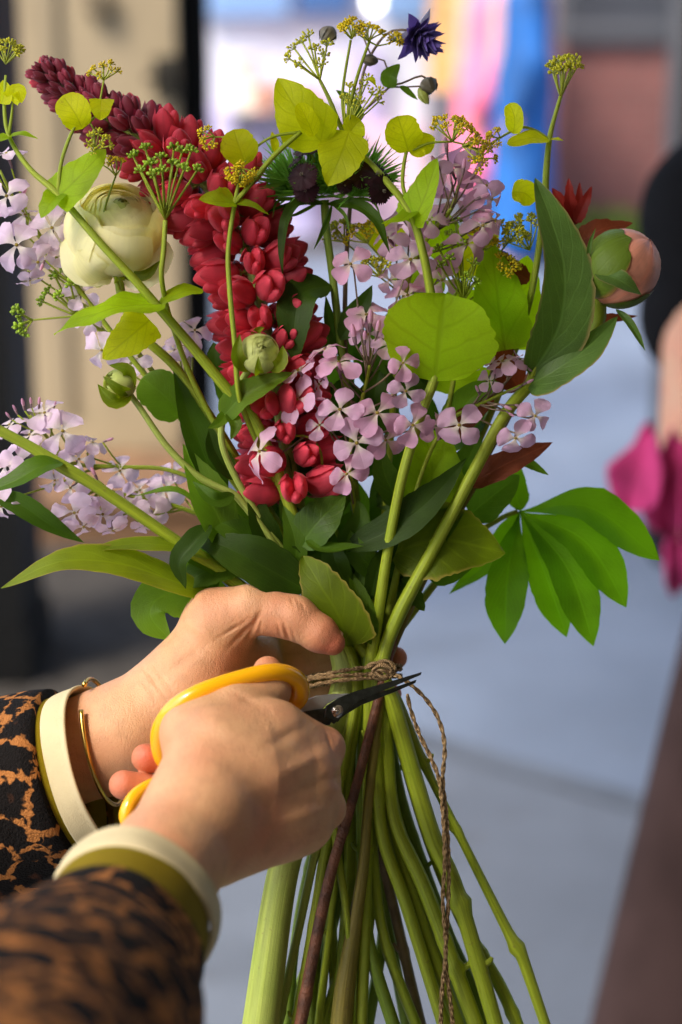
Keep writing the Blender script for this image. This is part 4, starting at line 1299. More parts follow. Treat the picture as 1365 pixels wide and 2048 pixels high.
green_umbel('small green umbel hanging out over the beige door at the left', 'd2', [(156, 632, -30, 4), (200, 660, -34, 5), (260, 690, -40, 6), (320, 760, -50, 6), (420, 880, -60, 7), (560, 1060, -70, 9), (680, 1230, -70, 11)], (156, 632, -30),
            [(112, 556, -10), (130, 545, -40), (98, 586, -20), (120, 594, 10), (142, 572, 10), (88, 604, -30), (148, 548, -60)], 32, 3.9, 12, 10, extra=[([(156, 632, -30, 2), (110, 636, -28, 2), (66, 640, -26, 1.8)], (66, 640, -26), [(46, 630, -20), (50, 646, -30), (40, 652, -20), (36, 622, -26), (52, 660, -20)])])
green_umbel('green umbel among the lilac flowers at the upper right of the bouquet', 'd3', [(928, 600, -10, 4), (922, 660, -30, 5), (900, 800, -60, 6), (850, 1000, -70, 8), (780, 1230, -60, 10)], (928, 600, -10),
            [(880, 500, 10), (900, 470, -10), (924, 490, 20), (900, 520, 34), (946, 530, 20), (932, 556, 40), (884, 534, 20), (960, 500, -10), (912, 448, -30), (950, 566, 30)], 33, 3.6, 12, 9)

# ------------------------------------------------------------------ lilac four-petalled flower sprigs
sprig('lilac sprig with the largest cluster of pinkish flowers at the centre front of the bouquet', 'r1',
      [(742, 690, 40, 3), (738, 740, 40, 3.5), (724, 800, 30, 4.5), (706, 860, 24, 5), (700, 940, 10, 5.5), (716, 1060, 0, 6.5), (742, 1220, 0, 9)],
      [(678, 726, 88, 54, (-.1, .75, .7), .1), (680, 819, 98, 50, (.0, .15, 1), .5), (755, 826, 92, 56, (.15, .05, 1), .2), (714, 886, 92, 56, (-.05, 0, 1), 1.1),
       (694, 948, 84, 50, (-.1, .0, 1), .7), (596, 800, 70, 54, (-.75, .1, .7), .5), (650, 700, 66, 40, (-.5, .8, .4), .3), (598, 742, 72, 46, (-.6, .75, .4), .9),
       (702, 528, 40, 47, (-.15, .1, 1), .15), (821, 519, 46, 54, (.05, .15, 1), .2), (733, 630, 20, 54, (0, .5, .9), .1), (738, 668, 16, 46, (0, 0, 1), .8),
       (806, 726, 128, 42, (.3, .1, 1), .9), (812, 782, 118, 48, (.3, -.1, 1), .3), (826, 850, 104, 48, (.2, -.2, 1), .6), (778, 690, 60, 44, (.2, .4, 1), .4), (772, 880, 60, 46, (.2, -.2, 1), .2), (640, 850, 60, 40, (-.3, -.1, 1), .6), (866, 852, 30, 36, (.6, 0, .8), .1),
       (640, 768, 60, 36, (-.8, -.1, .5), .7)],
      [(712, 690, 60, 60, (-.2, 1, .3)), (726, 672, 60, 62, (-.1, 1, .2)), (740, 664, 50, 66, (.05, 1, .3)), (752, 676, 60, 60, (.2, 1, .2)), (762, 690, 50, 54, (.3, 1, .2)), (730, 690, 70, 48, (0, 1, .6)),
       (690, 748, 84, 46, (-.4, .6, .6)), (660, 800, 80, 40, (-1, .1, .3)), (650, 760, 80, 40, (-1, .3, .3))], 1)
sprig('lilac sprig with one flower hanging low in front of the thick lupin stem', 'blade',
      [(556, 880, 40, 2.5), (610, 872, 30, 2.5), (640, 900, 24, 3), (648, 960, 14, 4), (672, 1060, 0, 5), (700, 1230, -6, 7)],
      [(521, 903, 78, 50, (-.65, .2, .75), .35)], [(560, 884, 50, 40, (-.9, .2, .3))], 2)
sprig('lilac sprig leaning to the right under the dark peony leaf', 'r2',
      [(1052, 766, 30, 2.5), (1004, 788, 30, 3.5), (940, 818, 26, 4.5), (900, 842, 14, 5), (858, 910, 0, 5), (820, 1030, -10, 6), (780, 1220, -10, 9)],
      [(919, 850, 86, 56, (-.05, -.05, 1), .1), (1071, 832, 60, 42, (.3, .1, 1), .35), (1032, 876, 64, 46, (-.1, -.3, 1), .5), (1006, 724, 60, 46, (-.3, .9, .4), .2), (966, 712, 54, 40, (-.7, .6, .4), .5),
       (980, 762, 40, 30, (-.4, .2, .8), .2), (1040, 720, 40, 36, (.4, .8, .3), .1)],
      [(1046, 770, 50, 44, (.8, .4, .2)), (1030, 810, 50, 44, (.8, -.2, .3)), (1000, 808, 56, 40, (.8, -.4, .3)), (1012, 822, 50, 40, (.7, -.5, .3)), (960, 790, 50, 36, (-.3, .6, .4)), (990, 756, 50, 40, (0, .9, .3))], 3)
sprig('lilac sprig with many flowers fanning out at the upper right, before the blue coat', 'r5',
      [(930, 330, -20, 3), (918, 370, -20, 3.5), (902, 420, -14, 5), (856, 474, -20, 6), (822, 540, -30, 6.5), (800, 660, -40, 7), (780, 900, -50, 8), (760, 1220, -60, 10)],
      [(903, 338, 0, 46, (-.3, .5, .8), .2), (866, 330, -10, 46, (-.7, .4, .5), .5), (972, 372, 0, 50, (.6, .4, .6), .1), (984, 398, 10, 40, (.5, -.5, .7), .6), (940, 300, -30, 44, (.1, 1, .3), .2),
       (966, 452, 20, 50, (.2, .4, 1), .7), (934, 488, 24, 50, (.1, .2, 1), .2), (860, 440, 0, 44, (-.2, .3, 1), .9), (806, 436, -10, 46, (-.4, .4, .8), .2), (776, 476, -10, 44, (-.4, .3, .8), .6),
       (850, 530, 10, 50, (0, 0, 1), .8), (884, 560, 10, 46, (.2, -.1, 1), .3), (816, 590, -10, 46, (-.2, .1, 1), .3), (836, 372, -30, 44, (-.5, .6, .6), .1), (990, 440, 0, 42, (.6, .1, .7), .4),
       (780, 560, -20, 40, (-.4, 0, 1), .1), (910, 400, -40, 40, (.1, .2, 1), .1)],
      [(895, 310, 0, 60, (-.1, 1, .1)), (880, 340, 10, 50, (-.5, .8, .1)), (944, 356, 10, 54, (.5, .8, .1)), (950, 400, 20, 54, (.8, .3, .2)), (926, 350, 20, 54, (.1, 1, .2)), (960, 420, 10, 44, (.9, -.1, .2)), (905, 372, 20, 44, (-.2, .9, .3))], 4)
sprig('pale lilac sprig at the upper left edge in front of the black post', 'l2',
      [(0, 340, 10, 3), (30, 400, 10, 4), (72, 460, 6, 5), (130, 540, 0, 5), (220, 660, -20, 6), (330, 800, -30, 6), (480, 980, -50, 7), (650, 1220, -60, 9)],
      [(14, 392, 40, 50, (-.2, .1, 1), .25), (34, 490, 44, 52, (-.1, 0, 1), .15), (104, 456, 30, 48, (.1, .1, 1), .5), (14, 308, 20, 46, (-.3, .9, .4), .1), (76, 524, 30, 42, (.2, -.4, .8), .7),
       (50, 430, 14, 40, (.4, .5, .6), .2), (132, 430, 4, 40, (.2, .5, .8), .9), (160, 590, -10, 40, (.1, .2, 1), .3), (180, 640, -10, 42, (-.1, .1, 1), .8), (204, 700, -10, 44, (-.1, -.3, 1), .2), (60, 560, 10, 30, (.2, -.8, .5), .2), (128, 510, 10, 34, (.3, -.2, .9), .2),
       (370, 690, -30, 44, (.1, .2, 1), .3), (390, 660, -30, 40, (.1, .3, 1), .8), (350, 700, -40, 36, (-.3, 0, 1), .4), (270, 720, -30, 34, (-.2, -.1, 1), .6)],
      [(-6, 350, 30, 50, (-.6, .8, .2)), (40, 400, 30, 40, (.5, .8, .2)), (90, 520, 30, 36, (-.2, -.7, .4))], 5, pale=True, mstem=M_STEM)
sprig('pale lilac sprig at the left edge behind the leafy stem, lowest of the lilac sprigs', 'd5',
      [(60, 830, -16, 3), (96, 876, -20, 4), (140, 925, -30, 4.5), (240, 934, -44, 5), (345, 942, -60, 5), (460, 1000, -70, 6), (600, 1120, -70, 8)],
      [(126, 862, 14, 50, (.1, .1, 1), .05), (90, 826, 0, 46, (-.2, .5, .9), .3), (40, 926, 20, 54, (-.1, .2, 1), .4), (60, 870, 0, 40, (-.4, .6, .6), .1), (158, 918, -10, 40, (.3, .2, .9), .7), (186, 886, -16, 36, (.4, .7, .4), .2),
       (12, 930, 14, 46, (-.5, .1, .8), .7), (20, 850, -10, 40, (-.5, .6, .5), .2), (110, 960, -4, 40, (.2, -.4, .9), .1), (4, 1012, 24, 40, (-.4, -.5, .8), .3)],
      [(50, 822, 0, 38, (-.2, 1, .2)), (64, 816, 0, 36, (-.1, 1, .2)), (78, 818, -6, 34, (.1, 1, .2)), (36, 830, 0, 36, (-.4, .9, .2)), (108, 818, -6, 30, (.3, 1, .2)), (24, 840, 0, 34, (-.6, .8, .2)), (206, 884, -20, 36, (.9, .3, .2))], 6, pale=True, mstem=M_STEM)
sprig('pale lilac sprig with long hanging petals under the leafy stem at the left', 'd2',
      [(150, 1000, -20, 2.5), (200, 980, -40, 3.5), (242, 988, -50, 4.5), (300, 1000, -60, 4.5), (352, 1012, -66, 5), (460, 1060, -80, 6), (620, 1180, -80, 8)],
      [(142, 975, 0, 46, (-.3, -.3, .9), .6), (150, 1024, 20, 52, (-.2, -.6, .7), .2), (168, 1052, 14, 46, (.2, -.7, .5), .9), (206, 1028, -10, 48, (.1, -.3, 1), .2), (240, 942, -40, 44, (.1, .3, 1), .5), (214, 1000, -16, 40, (0, .2, 1), .9),
       (306, 1030, -40, 44, (.2, -.3, .9), .1), (280, 980, -50, 38, (.2, .3, 1), .6), (330, 980, -60, 44, (.2, .2, 1), .2), (290, 1050, -40, 32, (.1, -.7, .5), .3), (226, 1060, -10, 36, (.1, -.9, .4), .5), (256, 1010, -50, 34, (.3, 0, 1), .3), (345, 945, -70, 36, (0, .3, 1), .1)],
      [(180, 1000, 0, 40, (-.6, -.3, .4)), (196, 960, -20, 44, (-.4, .8, .2))], 7, pale=True, mstem=M_STEM)

# ------------------------------------------------------------------ dark sweet william
pl = Plant('sweet_william', 'dark maroon flower head ringed by thin feathery green bracts at the top centre', 'flower', low='c2')
pl.main([(650, 400, -10, 10), (652, 450, -8, 9), (664, 540, -6, 9), (676, 640, -6, 9), (694, 800, -20, 9), (712, 1000, -30, 10), (730, 1220, -20, 11)], k=9)
g = random.Random(17)
b = MB()
c0 = P(655, 380, -14)
for k in range(800):
    cx = g.choice([-1, -1, 1, 1, 0])
    a, e = g.uniform(0, 6.283), g.uniform(-.5, 1.35)
    d = np.array([math.cos(a) * math.cos(e), math.sin(e), math.sin(a) * math.cos(e)])
    base = c0 + np.array([cx * 58 + g.uniform(-20, 20), g.uniform(-14, 22), g.uniform(-26, 26)])
    L = g.uniform(56, 104)
    d2 = nrm(d + np.array([cx * .35, .25, 0]))
    b.leaf([base, base + d2 * L * .55, base + d2 * L + np.array([cx * 6, g.uniform(-8, 10), 0])], g.uniform(2.2, 3.4), 'lance', face=(g.uniform(-1, 1), g.uniform(-.5, 1), 1), fold=.3, n=5, mm=3)
b.part('bracts', m_leaf('bract_green', srgb(96, 146, 56), srgb(140, 200, 50), .35, .45, vein=.1), pl.root)

def fringed(seed):
    g = random.Random(seed)
    b = MB()
    for k in range(5):
        a = k * 1.2566 + g.uniform(-.1, .1)
        d = np.array([math.cos(a), math.sin(a), 0])
        n_, m_ = 8, 15
        V = np.zeros((n_, m_, 3)); UV = np.zeros((n_, m_, 2))
        t_ = np.array([-d[1], d[0], 0])
        for i in range(n_):
            t = i / (n_ - 1)
            for j in range(m_):
                x = j / (m_ - 1) * 2 - 1
                rr = t * (1 + (.10 * ((j % 2) * 2 - 1) if t > .95 else 0) - .16 * x * x * t)
                ww = (.10 + .56 * t)
                V[i, j] = d * rr + t_ * x * ww + np.array([0, 0, .16 * t - .26 * t * t + .03 * math.sin(x * 5 + k) * t])
                UV[i, j] = (j / (m_ - 1), t)
        b.grid(V, UV)
    b.tube([(0, 0, 0), (0, 0, -.9)], .12, n=3, k=7, m=1)
    for k in range(6):
        a = k * 1.05
        b.tube([(0, 0, 0), (math.cos(a) * .12, math.sin(a) * .12, .36)], .025, n=3, k=4, m=2)
    return b.mesh('floret', [M_MAROON, M_STEM_DARK, M_BUDGR], conv=False)
FR = [fringed(1), fringed(2)]
for i, (u, v, w, r, d) in enumerate([(606, 352, 74, 30, (-.3, .3, 1)), (612, 380, 70, 26, (-.1, -.3, 1)), (620, 296, 30, 34, (-.3, 1, .5)), (590, 322, 40, 18, (-.7, .8, .4)), (752, 350, 70, 32, (.5, .4, .8)), (764, 380, 66, 30, (.6, -.4, .8)), (722, 356, 50, 22, (.1, .2, 1)), (680, 300, 20, 26, (.2, 1, .3)), (640, 300, 10, 24, (0, 1, .3)), (690, 372, 60, 16, (.1, 0, 1)), (712, 318, 30, 22, (.3, .9, .4))]):
    place('floret', FR[i % 2], pl.root, P(u, v, w), d, i * .7, r)
pl.leaf([(648, 408, 10), (600, 404, 40), (572, 440, 66), (564, 500, 72), (566, 552, 66)], 13, M_LEAF_D, prof='lance', face=(-.5, .3, 1), fold=.35, n=26, mm=7)
pl.leaf([(654, 408, 10), (712, 410, 40), (752, 440, 62), (770, 480, 66), (780, 506, 62)], 15, M_LEAF_D, prof='lance', face=(.2, .5, 1), fold=.35, n=26, mm=7)
pl.leaf([(648, 404, 4), (590, 410, 0), (530, 432, -10), (478, 462, -6)], 11, M_LEAF_D, prof='lance', face=(0, .8, .6), fold=.3, n=20, mm=7)
pl.leaf([(664, 410, 20), (650, 450, 44), (628, 500, 50)], 7, M_LEAF_D, prof='lance', face=(.6, 0, 1), fold=.4)
pl.leaf([(664, 570, 0), (608, 584, 40), (590, 640, 58), (590, 734, 50)], 40, M_LEAF_D, prof='lance', face=(-.15, .5, 1), fold=.22, n=26, mm=9)
pl.leaf([(680, 680, 0), (720, 620, 6), (745, 570, 0)], 26, M_LEAF_D, prof='lance', face=(-.2, 0, 1), fold=.35)
pl.leaf([(690, 720, -10), (660, 650, -6), (652, 590, -10)], 16, M_LEAF_D, prof='lance', face=(.4, 0, 1), fold=.35)
for pts in ([(640, 404, 10), (590, 430, 40), (570, 426, 60)], [(660, 404, 10), (690, 430, 40), (700, 470, 54)], [(660, 404, 0), (740, 400, 20), (765, 440, 40)], [(640, 404, 0), (560, 400, 20), (545, 438, 40)]):
    pl.leaf(pts, 4, M_LEAF_M, prof='lance', n=12, mm=5)
pl.done([M_STEM_DARK])

# ------------------------------------------------------------------ purple columbine
pl = Plant('purple_columbine', 'frilly dark purple columbine flower nodding at the top right of the bouquet', 'flower', low='d5')
pl.main([(824, 62, -40, 3), (800, 60, -44, 3), (772, 68, -48, 3), (742, 110, -52, 3.4), (726, 150, -54, 3.6), (718, 220, -56, 4), (722, 300, -60, 4.5), (700, 420, -60, 5), (690, 640, -60, 6), (700, 900, -60, 8), (730, 1220, -60, 9)], k=7)
pl.twig([(718, 230, -56, 3), (752, 200, -52, 2.6), (780, 174, -48, 2.4), (806, 166, -46, 2.2), (840, 152, -44, 2.2), (856, 158, -44, 2)])
pl.twig([(780, 174, -48, 2), (812, 174, -46, 1.8), (846, 172, -44, 1.8)])
pl.twig([(790, 170, -46, 2), (776, 140, -46, 2), (770, 122, -46, 1.8), (752, 116, -46, 1.8)])
pl.twig([(742, 110, -52, 1.8), (720, 60, -52, 1.8), (700, 46, -50, 1.8), (680, 52, -50, 1.8)])
pl.leaf([(778, 176, -46), (782, 150, -36), (800, 128, -40)], 19, M_LEAF, prof='ovate', face=(-.3, .1, 1))
pl.leaf([(800, 172, -46), (815, 182, -38), (836, 200, -40)], 7, M_LEAF, prof='lance', face=(0, .4, 1))
pl.leaf([(724, 240, -54), (700, 200, -50), (672, 180, -54)], 14, M_LEAF_M, prof='ovate')
pl.leaf([(724, 280, -54), (700, 250, -50), (690, 226, -54)], 16, M_LEAF_M, prof='ovate')
ax = np.array([.62, -.42, .55])
fr = frame(ax)
g = random.Random(5)
c0 = P(826, 66, -40)
def petal(p0, d, L, hw, mat, nm, curl=.2):
    b = MB()
    side = nrm(np.cross(d, ax) + 1e-3)
    f = nrm(ax + .1 * side)
    p0 = np.array(p0)
    b.leaf([p0, p0 + d * L * .55 + nrm(ax) * L * .06, p0 + d * L + nrm(ax) * L * curl], hw, 'lance', face=f, fold=.35, n=9, mm=5, seed=g.random() * 99)
    b.part(nm, mat, pl.root)
for k in range(6):
    a = k * 1.047 + .2
    d = nrm(fr @ np.array([math.cos(a), math.sin(a), .06]))
    petal(c0, d, 62, 17, M_PALEP if k % 2 else M_PURPLE, 'sepal', .0)
for ring in range(5):
    for k in range(9):
        a = k * .698 + ring * .4 + g.uniform(-.1, .1)
        e = .25 + ring * .28
        d = nrm(fr @ np.array([math.cos(a) * math.cos(e), math.sin(a) * math.cos(e), math.sin(e)]))
        petal(c0 + fr[:, 2] * ring * 5, d, g.uniform(44, 58), 13, M_PURPLE, 'petal', .12)
for (u, v, w, r, L, d, mt) in [(656, 70, -50, 17, 20, (-.55, -.75, .3), M_BUDGR), (740, 120, -46, 11, 18, (-1, .15, .3), M_BUDGR), (858, 172, -44, 18, 18, (.5, -.5, .6), M_BUDGR), (848, 192, -40, 10, 20, (.45, -.8, .2), M_BUDG)]:
    b = MB()
    ax2 = frame(d)
    b.ell(P(u, v, w), (r, r, L), ax2, n=12, k=14, warp=lambda t: math.sin(math.pi * t ** .8) ** .75)
    for k in range(5):
        a = k * 1.257
        q = P(u, v, w) - ax2[:, 2] * L * .6
        d3 = nrm(ax2 @ np.array([math.cos(a), math.sin(a), .0]))
        b.leaf([q + d3 * r * .75, q + d3 * r * 1.06 + ax2[:, 2] * L * .6, q + d3 * r * .5 + ax2[:, 2] * L * 1.5], r * .42, 'lance', face=d3, fold=.1, n=7, mm=5, m=0)
    b.part('bud', mt, pl.root)
pl.done([M_MAUVE_STEM])

# ------------------------------------------------------------------ peony bud
pl = Plant('peony_bud', 'fat coral and green peony bud with two large dark leaves at the right', 'flower', low='r4')
PB = np.array([1243, -535, 10.])
axis = nrm((.62, .60, .22))
fr = frame(axis)
VD = np.array([-.45, .45, .8])
VA = math.atan2(VD @ fr[:, 1], VD @ fr[:, 0])
for k in range(5):
    n_, m_ = 16, 19
    V = np.zeros((n_, m_, 3)); UV = np.zeros((n_, m_, 2))
    for i in range(n_):
        t = i / (n_ - 1)
        for j in range(m_):
            x = j / (m_ - 1) * 2 - 1
            th = math.pi * (1 - t * (.99 - .05 * x * x))
            rr = 75 * (1 + .006 * k - .006 * x) * (1 + .01 * math.sin(x * 7 + k * 2))
            ph = k * 1.32 + x * (1.25 + .1 * math.sin(t * 6))
            V[i, j] = (math.sin(th) * math.cos(ph) * rr, math.sin(th) * math.sin(ph) * rr, math.cos(th) * rr * 1.06)
            UV[i, j] = (j / (m_ - 1), t)
    b = MB(); b.grid(V @ fr.T + PB, UV); b.part('petal', M_PEONY, pl.root)
M_SEPAL = m_leaf('peony_sepal', srgb(84, 104, 26), srgb(110, 130, 30), .08, .45, K=4, par=True, vein=.15, edge=srgb(150, 110, 60), var=.3)
for k, (ph0, half, t1) in enumerate([(VA - .1, 1.15, .78), (VA + 2.2, .9, .55), (VA - 2.0, .9, .5)]):
    n_, m_ = 14, 15
    V = np.zeros((n_, m_, 3)); UV = np.zeros((n_, m_, 2))
    for i in range(n_):
        t = i / (n_ - 1)
        for j in range(m_):
            x = j / (m_ - 1) * 2 - 1
            th = math.pi * (.995 - t * (t1 - .16 * x * x + .02 * math.sin(x * 9)))
            rr = 79 * (1 + .01 * math.sin(x * 5 + t * 4)) + 1.5 * k
            ph = ph0 + x * half * (.75 + .25 * math.sin(t * 3.0))
            V[i, j] = (math.sin(th) * math.cos(ph) * rr, math.sin(th) * math.sin(ph) * rr, math.cos(th) * rr * 1.06)
            UV[i, j] = (j / (m_ - 1), t)
    b = MB(); b.grid(V @ fr.T + PB, UV); o = b.part('sepal', M_SEPAL, pl.root)
pl.leaf([(1192, 544, 60), (1238, 560, 96), (1284, 590, 90)], 24, M_LEAF_P, name='sepal', prof='lance', face=(.2, .5, 1), fold=.3)
pl.leaf([(1176, 528, 50), (1180, 490, 62), (1192, 455, 56)], 5, M_LEAF_P, name='sepal', prof='lance', face=(.2, .2, 1))
pl.leaf([(1232, 618, 20), (1262, 650, 34), (1291, 702, 30)], 10, M_LEAF_P, name='sepal', prof='lance', face=(.2, .3, 1), fold=.5)
pl.main([(1196, 572, 6, 16), (1200, 610, 2, 16), (1196, 650, -4, 14), (1150, 705, -10, 13), (1090, 744, 0, 13), (1056, 774, 14, 14), (1010, 830, 24, 14), (950, 940, 26, 14), (900, 1035, 26, 14.5), (850, 1130, 26, 15), (800, 1225, 22, 15), (772, 1295, 20, 14)], k=10)
pl.twig([(1056, 774, 20, 9), (1068, 740, 30, 7), (1082, 706, 34, 3)])
pl.leaf([(1062, 752, 30), (1118, 650, 62), (1128, 540, 66), (1102, 440, 44), (1070, 356, 10)], 64, M_LEAF_P, prof='ovate', face=(.35, .05, 1), fold=.3, side=(.9, 1.05), n=34, mm=13, wave=.03)
pl.leaf([(1070, 380, 0), (1110, 420, -20), (1150, 490, -30)], 18, M_LEAF_P, prof='lance', face=(.5, .5, 1), fold=.3)
pl.leaf([(1054, 772, 24), (1100, 748, 50), (1170, 700, 56), (1236, 634, 24)], 42, M_LEAF_P, prof='ovate', face=(-.1, .55, 1), fold=.18, side=(.85, 1.1), n=28, mm=11, wave=.06, wf=1.6)
pl.done([M_STEM])

# ------------------------------------------------------------------ rust coloured foliage on woody stems
pl = Plant('copper_leaf_branch', 'branch with red and rust brown leaves showing behind the peony at the right', 'branch', 'copper leaf branches in the bouquet', 'brown')
pl.main([(1150, 430, -60, 3.5), (1140, 500, -64, 4), (1110, 620, -70, 5), (1040, 790, -80, 6), (960, 940, -80, 7), (870, 1110, -60, 8), (800, 1240, -20, 9)], k=8)
for pts, hw, mt in [([(1150, 446, -56), (1128, 412, -44), (1104, 376, -50)], 17, M_LEAF_W), ([(1150, 446, -56), (1140, 400, -40), (1138, 356, -50)], 14, M_LEAF_W), ([(1152, 446, -50), (1168, 410, -36), (1184, 372, -44)], 13, M_LEAF_W), ([(1150, 450, -60), (1158, 400, -60), (1160, 364, -64)], 11, M_LEAF_W),
                    ([(1142, 500, -60), (1196, 462, -40), (1266, 446, -50)], 24, M_LEAF_R), ([(1130, 650, -66), (1200, 640, -50), (1276, 632, -56)], 15, M_LEAF_R), ([(1040, 780, -80), (1010, 730, -70), (1000, 660, -76)], 36, M_LEAF_R),
                    ([(1060, 560, -80), (1026, 540, -70), (1004, 500, -76)], 22, M_LEAF_R)]:
    pl.leaf(pts, hw, mt, prof='ovate', face=(.1, .4, 1), fold=.25, serr=.2, sf=6, wave=.08)
pl.done([M_WOOD])
pl = Plant('copper_leaf_branch', 'branch with a single drooping brown leaf under the lilac sprig at the right', 'branch', 'copper leaf branches in the bouquet', 'olive')
pl.main([(1020, 900, -40, 4), (960, 960, -46, 5), (880, 1100, -50, 6), (810, 1240, -20, 8)], k=8)
pl.leaf([(938, 968, -30), (1010, 930, -10), (1106, 884, -20)], 32, M_LEAF_R, prof='ovate', face=(0, .55, 1), fold=.2, serr=.1, sf=8)
pl.leaf([(900, 880, -50), (930, 840, -40), (990, 800, -44)], 26, M_LEAF_R, prof='ovate', face=(0, .3, 1), serr=.1, sf=8)
pl.leaf([(1020, 900, -40), (1064, 930, -30), (1098, 950, -34)], 12, M_LEAF, prof='ovate', face=(0, .3, 1), serr=.1, sf=8)
pl.done([M_WOOD2])

# ------------------------------------------------------------------ hand shaped lupin leaf
pl = Plant('lupin_leaf', 'large green leaf spreading seven fingers out to the right of the bouquet', 'leaf', low='d1')
pl.main([(1036, 1022, -170, 5), (1000, 1038, -168, 6), (940, 1080, -150, 7), (860, 1180, -100, 8), (790, 1270, -70, 9)], k=8)
hub = (1040, 1022, -168)
for tip, mid, hw, fc in [((1320, 1120, -150), (1180, 1016, -140), 44, (0, .7, 1)), ((1254, 1214, -130), (1170, 1084, -138), 44, (.2, .4, 1)), ((1188, 1292, -120), (1136, 1140, -134), 42, (.2, .2, 1)),
                         ((1134, 1274, -150), (1090, 1150, -150), 36, (.1, .2, 1)), ((1010, 1288, -140), (1016, 1150, -146), 40, (-.1, .1, 1)), ((898, 1188, -190), (990, 1110, -186), 24, (-.2, .4, 1)), ((1040, 930, -200), (1034, 980, -190), 22, (0, .5, 1))]:
    pl.leaf([hub, mid, tip], hw * 1.12, M_LEAF_L, name='leaflet', prof='finger' if hw > 30 else 'lance', face=fc, fold=.16, n=26, mm=9)
pl.done([M_STEM])

# ------------------------------------------------------------------ leafy stem coming in from the left
pl = Plant('leafy_stem', 'thick green stem with long broad leaves reaching out past the left edge', 'stem', low='d4')
pl.main([(-60, 826, 90, 13), (-10, 856, 86, 13), (60, 893, 80, 13), (130, 936, 72, 16), (180, 965, 66, 14), (260, 1018, 50, 14), (350, 1080, 30, 14), (450, 1150, 4, 14), (570, 1240, -20, 14)], k=10)
pl.leaf([(128, 926, 86), (86, 932, 112), (30, 962, 120), (-40, 990, 110)], 26, M_LEAF_M, prof='lance', face=(0, .75, .8), fold=.3, n=22)
pl.leaf([(-30, 985, 30), (40, 1010, 34), (100, 1050, 34), (170, 1086, 26)], 26, M_LEAF_D, prof='lance', face=(.1, .5, 1), fold=.25)
pl.leaf([(440, 1200, 16), (340, 1160, 40), (240, 1128, 62), (120, 1124, 76), (2, 1176, 66)], 46, M_LEAF_B, prof='lance', face=(0, .8, .75), fold=.12, n=34, mm=11, wave=.03)
pl.leaf([(430, 1120, 20), (340, 1092, 46), (240, 1090, 44), (150, 1112, 30)], 27, M_LEAF_B, prof='lance', face=(0, .9, .6), fold=.15)
pl.leaf([(440, 1160, 0), (330, 1190, 4), (300, 1230, 10), (340, 1280, 6)], 58, M_LEAF, prof='ovate', face=(-.2, .2, 1), fold=.1)
pl.leaf([(420, 1190, 20), (384, 1206, 34), (384, 1232, 40)], 12, M_LEAF_YG, prof='ovate', face=(.2, .1, 1), fold=.5)
pl.done([M_STEM])

# ------------------------------------------------------------------ collar of leaves above the hands
pl = Plant('foliage_stem', 'broad toothed green leaf standing directly above the thumb', 'leaf', 'foliage stems around the tie', 'd2')
pl.main([(676, 1200, 30, 5), (690, 1270, 24, 7)], k=8, n=30)
pl.leaf([(694, 1292, 40), (676, 1230, 62), (640, 1170, 66), (606, 1112, 40)], 62, M_LEAF_B, prof='cordate', face=(-.2, .1, 1), fold=.12, serr=.08, sf=10, n=28, mm=11)
pl.leaf([(744, 1290, 30), (728, 1230, 40), (700, 1140, 24)], 26, M_LEAF, prof='lance', face=(.3, 0, 1), fold=.3)
pl.leaf([(720, 1290, 10), (712, 1200, 16), (730, 1120, 10)], 30, M_LEAF_M, prof='lance', face=(-.3, 0, 1), fold=.3)
pl.done([M_STEM_DARK])
pl = Plant('foliage_stem', 'dark foliage stem with long pointed leaves left of the centre, beside the small bud stem', 'leaf', 'foliage stems around the tie', 'd5')
pl.main([(400, 900, -10, 4), (460, 1010, -14, 6), (560, 1130, -20, 8), (680, 1260, -30, 9)], k=8)
pl.leaf([(448, 1010, 6), (404, 900, 24), (346, 742, 6)], 40, M_LEAF_D, prof='lance', face=(.55, .1, 1), fold=.35, n=26)
pl.leaf([(610, 1180, 40), (520, 1130, 62), (440, 1090, 54), (386, 1082, 30)], 54, M_LEAF_D, prof='ovate', face=(-.1, .5, 1), fold=.15, serr=.03)
pl.leaf([(424, 1050, 50), (388, 1086, 66), (360, 1124, 70), (372, 1178, 60)], 27, M_LEAF_D, prof='lance', face=(-.4, .3, 1), fold=.4)
pl.leaf([(470, 1080, 10), (420, 1020, 20), (380, 960, 10)], 42, M_LEAF, prof='lance', face=(.4, .1, 1), fold=.3)
pl.leaf([(460, 1140, 0), (400, 1110, 10), (330, 1090, 0)], 34, M_LEAF_M, prof='ovate', face=(0, .5, 1), serr=.1, sf=9)
pl.leaf([(400, 1010, -10), (350, 980, -6), (270, 992, -20)], 10, M_LEAF, prof='lance', face=(0, .8, .6))
pl.leaf([(366, 830, -20), (326, 790, -6), (284, 756, -14)], 46, M_LEAF, prof='round', face=(-.1, .1, 1), serr=.04)
pl.done([M_STEM_DARK])
pl = Plant('foliage_stem', 'foliage stem with small rounded leaves in the shade at the centre above the hand', 'leaf', 'foliage stems around the tie', 'd1')
pl.main([(640, 1020, -10, 5), (650, 1100, -10, 7), (690, 1240, -30, 9)], k=8)
pl.leaf([(600, 1090, 30), (640, 1040, 48), (692, 990, 30)], 46, M_LEAF_M, prof='ovate', face=(-.25, .25, 1), fold=.22)
pl.leaf([(612, 1080, 46), (650, 1100, 66), (728, 1092, 62)], 20, M_LEAF_M, prof='lance', face=(0, .9, .6), fold=.35)
pl.leaf([(640, 1100, 10), (600, 1060, 20), (560, 1000, 10)], 36, M_LEAF_D, prof='ovate', face=(.2, .2, 1))
pl.leaf([(660, 1140, 10), (620, 1130, 20), (560, 1150, 24)], 34, M_LEAF_D, prof='ovate', face=(0, .4, 1))
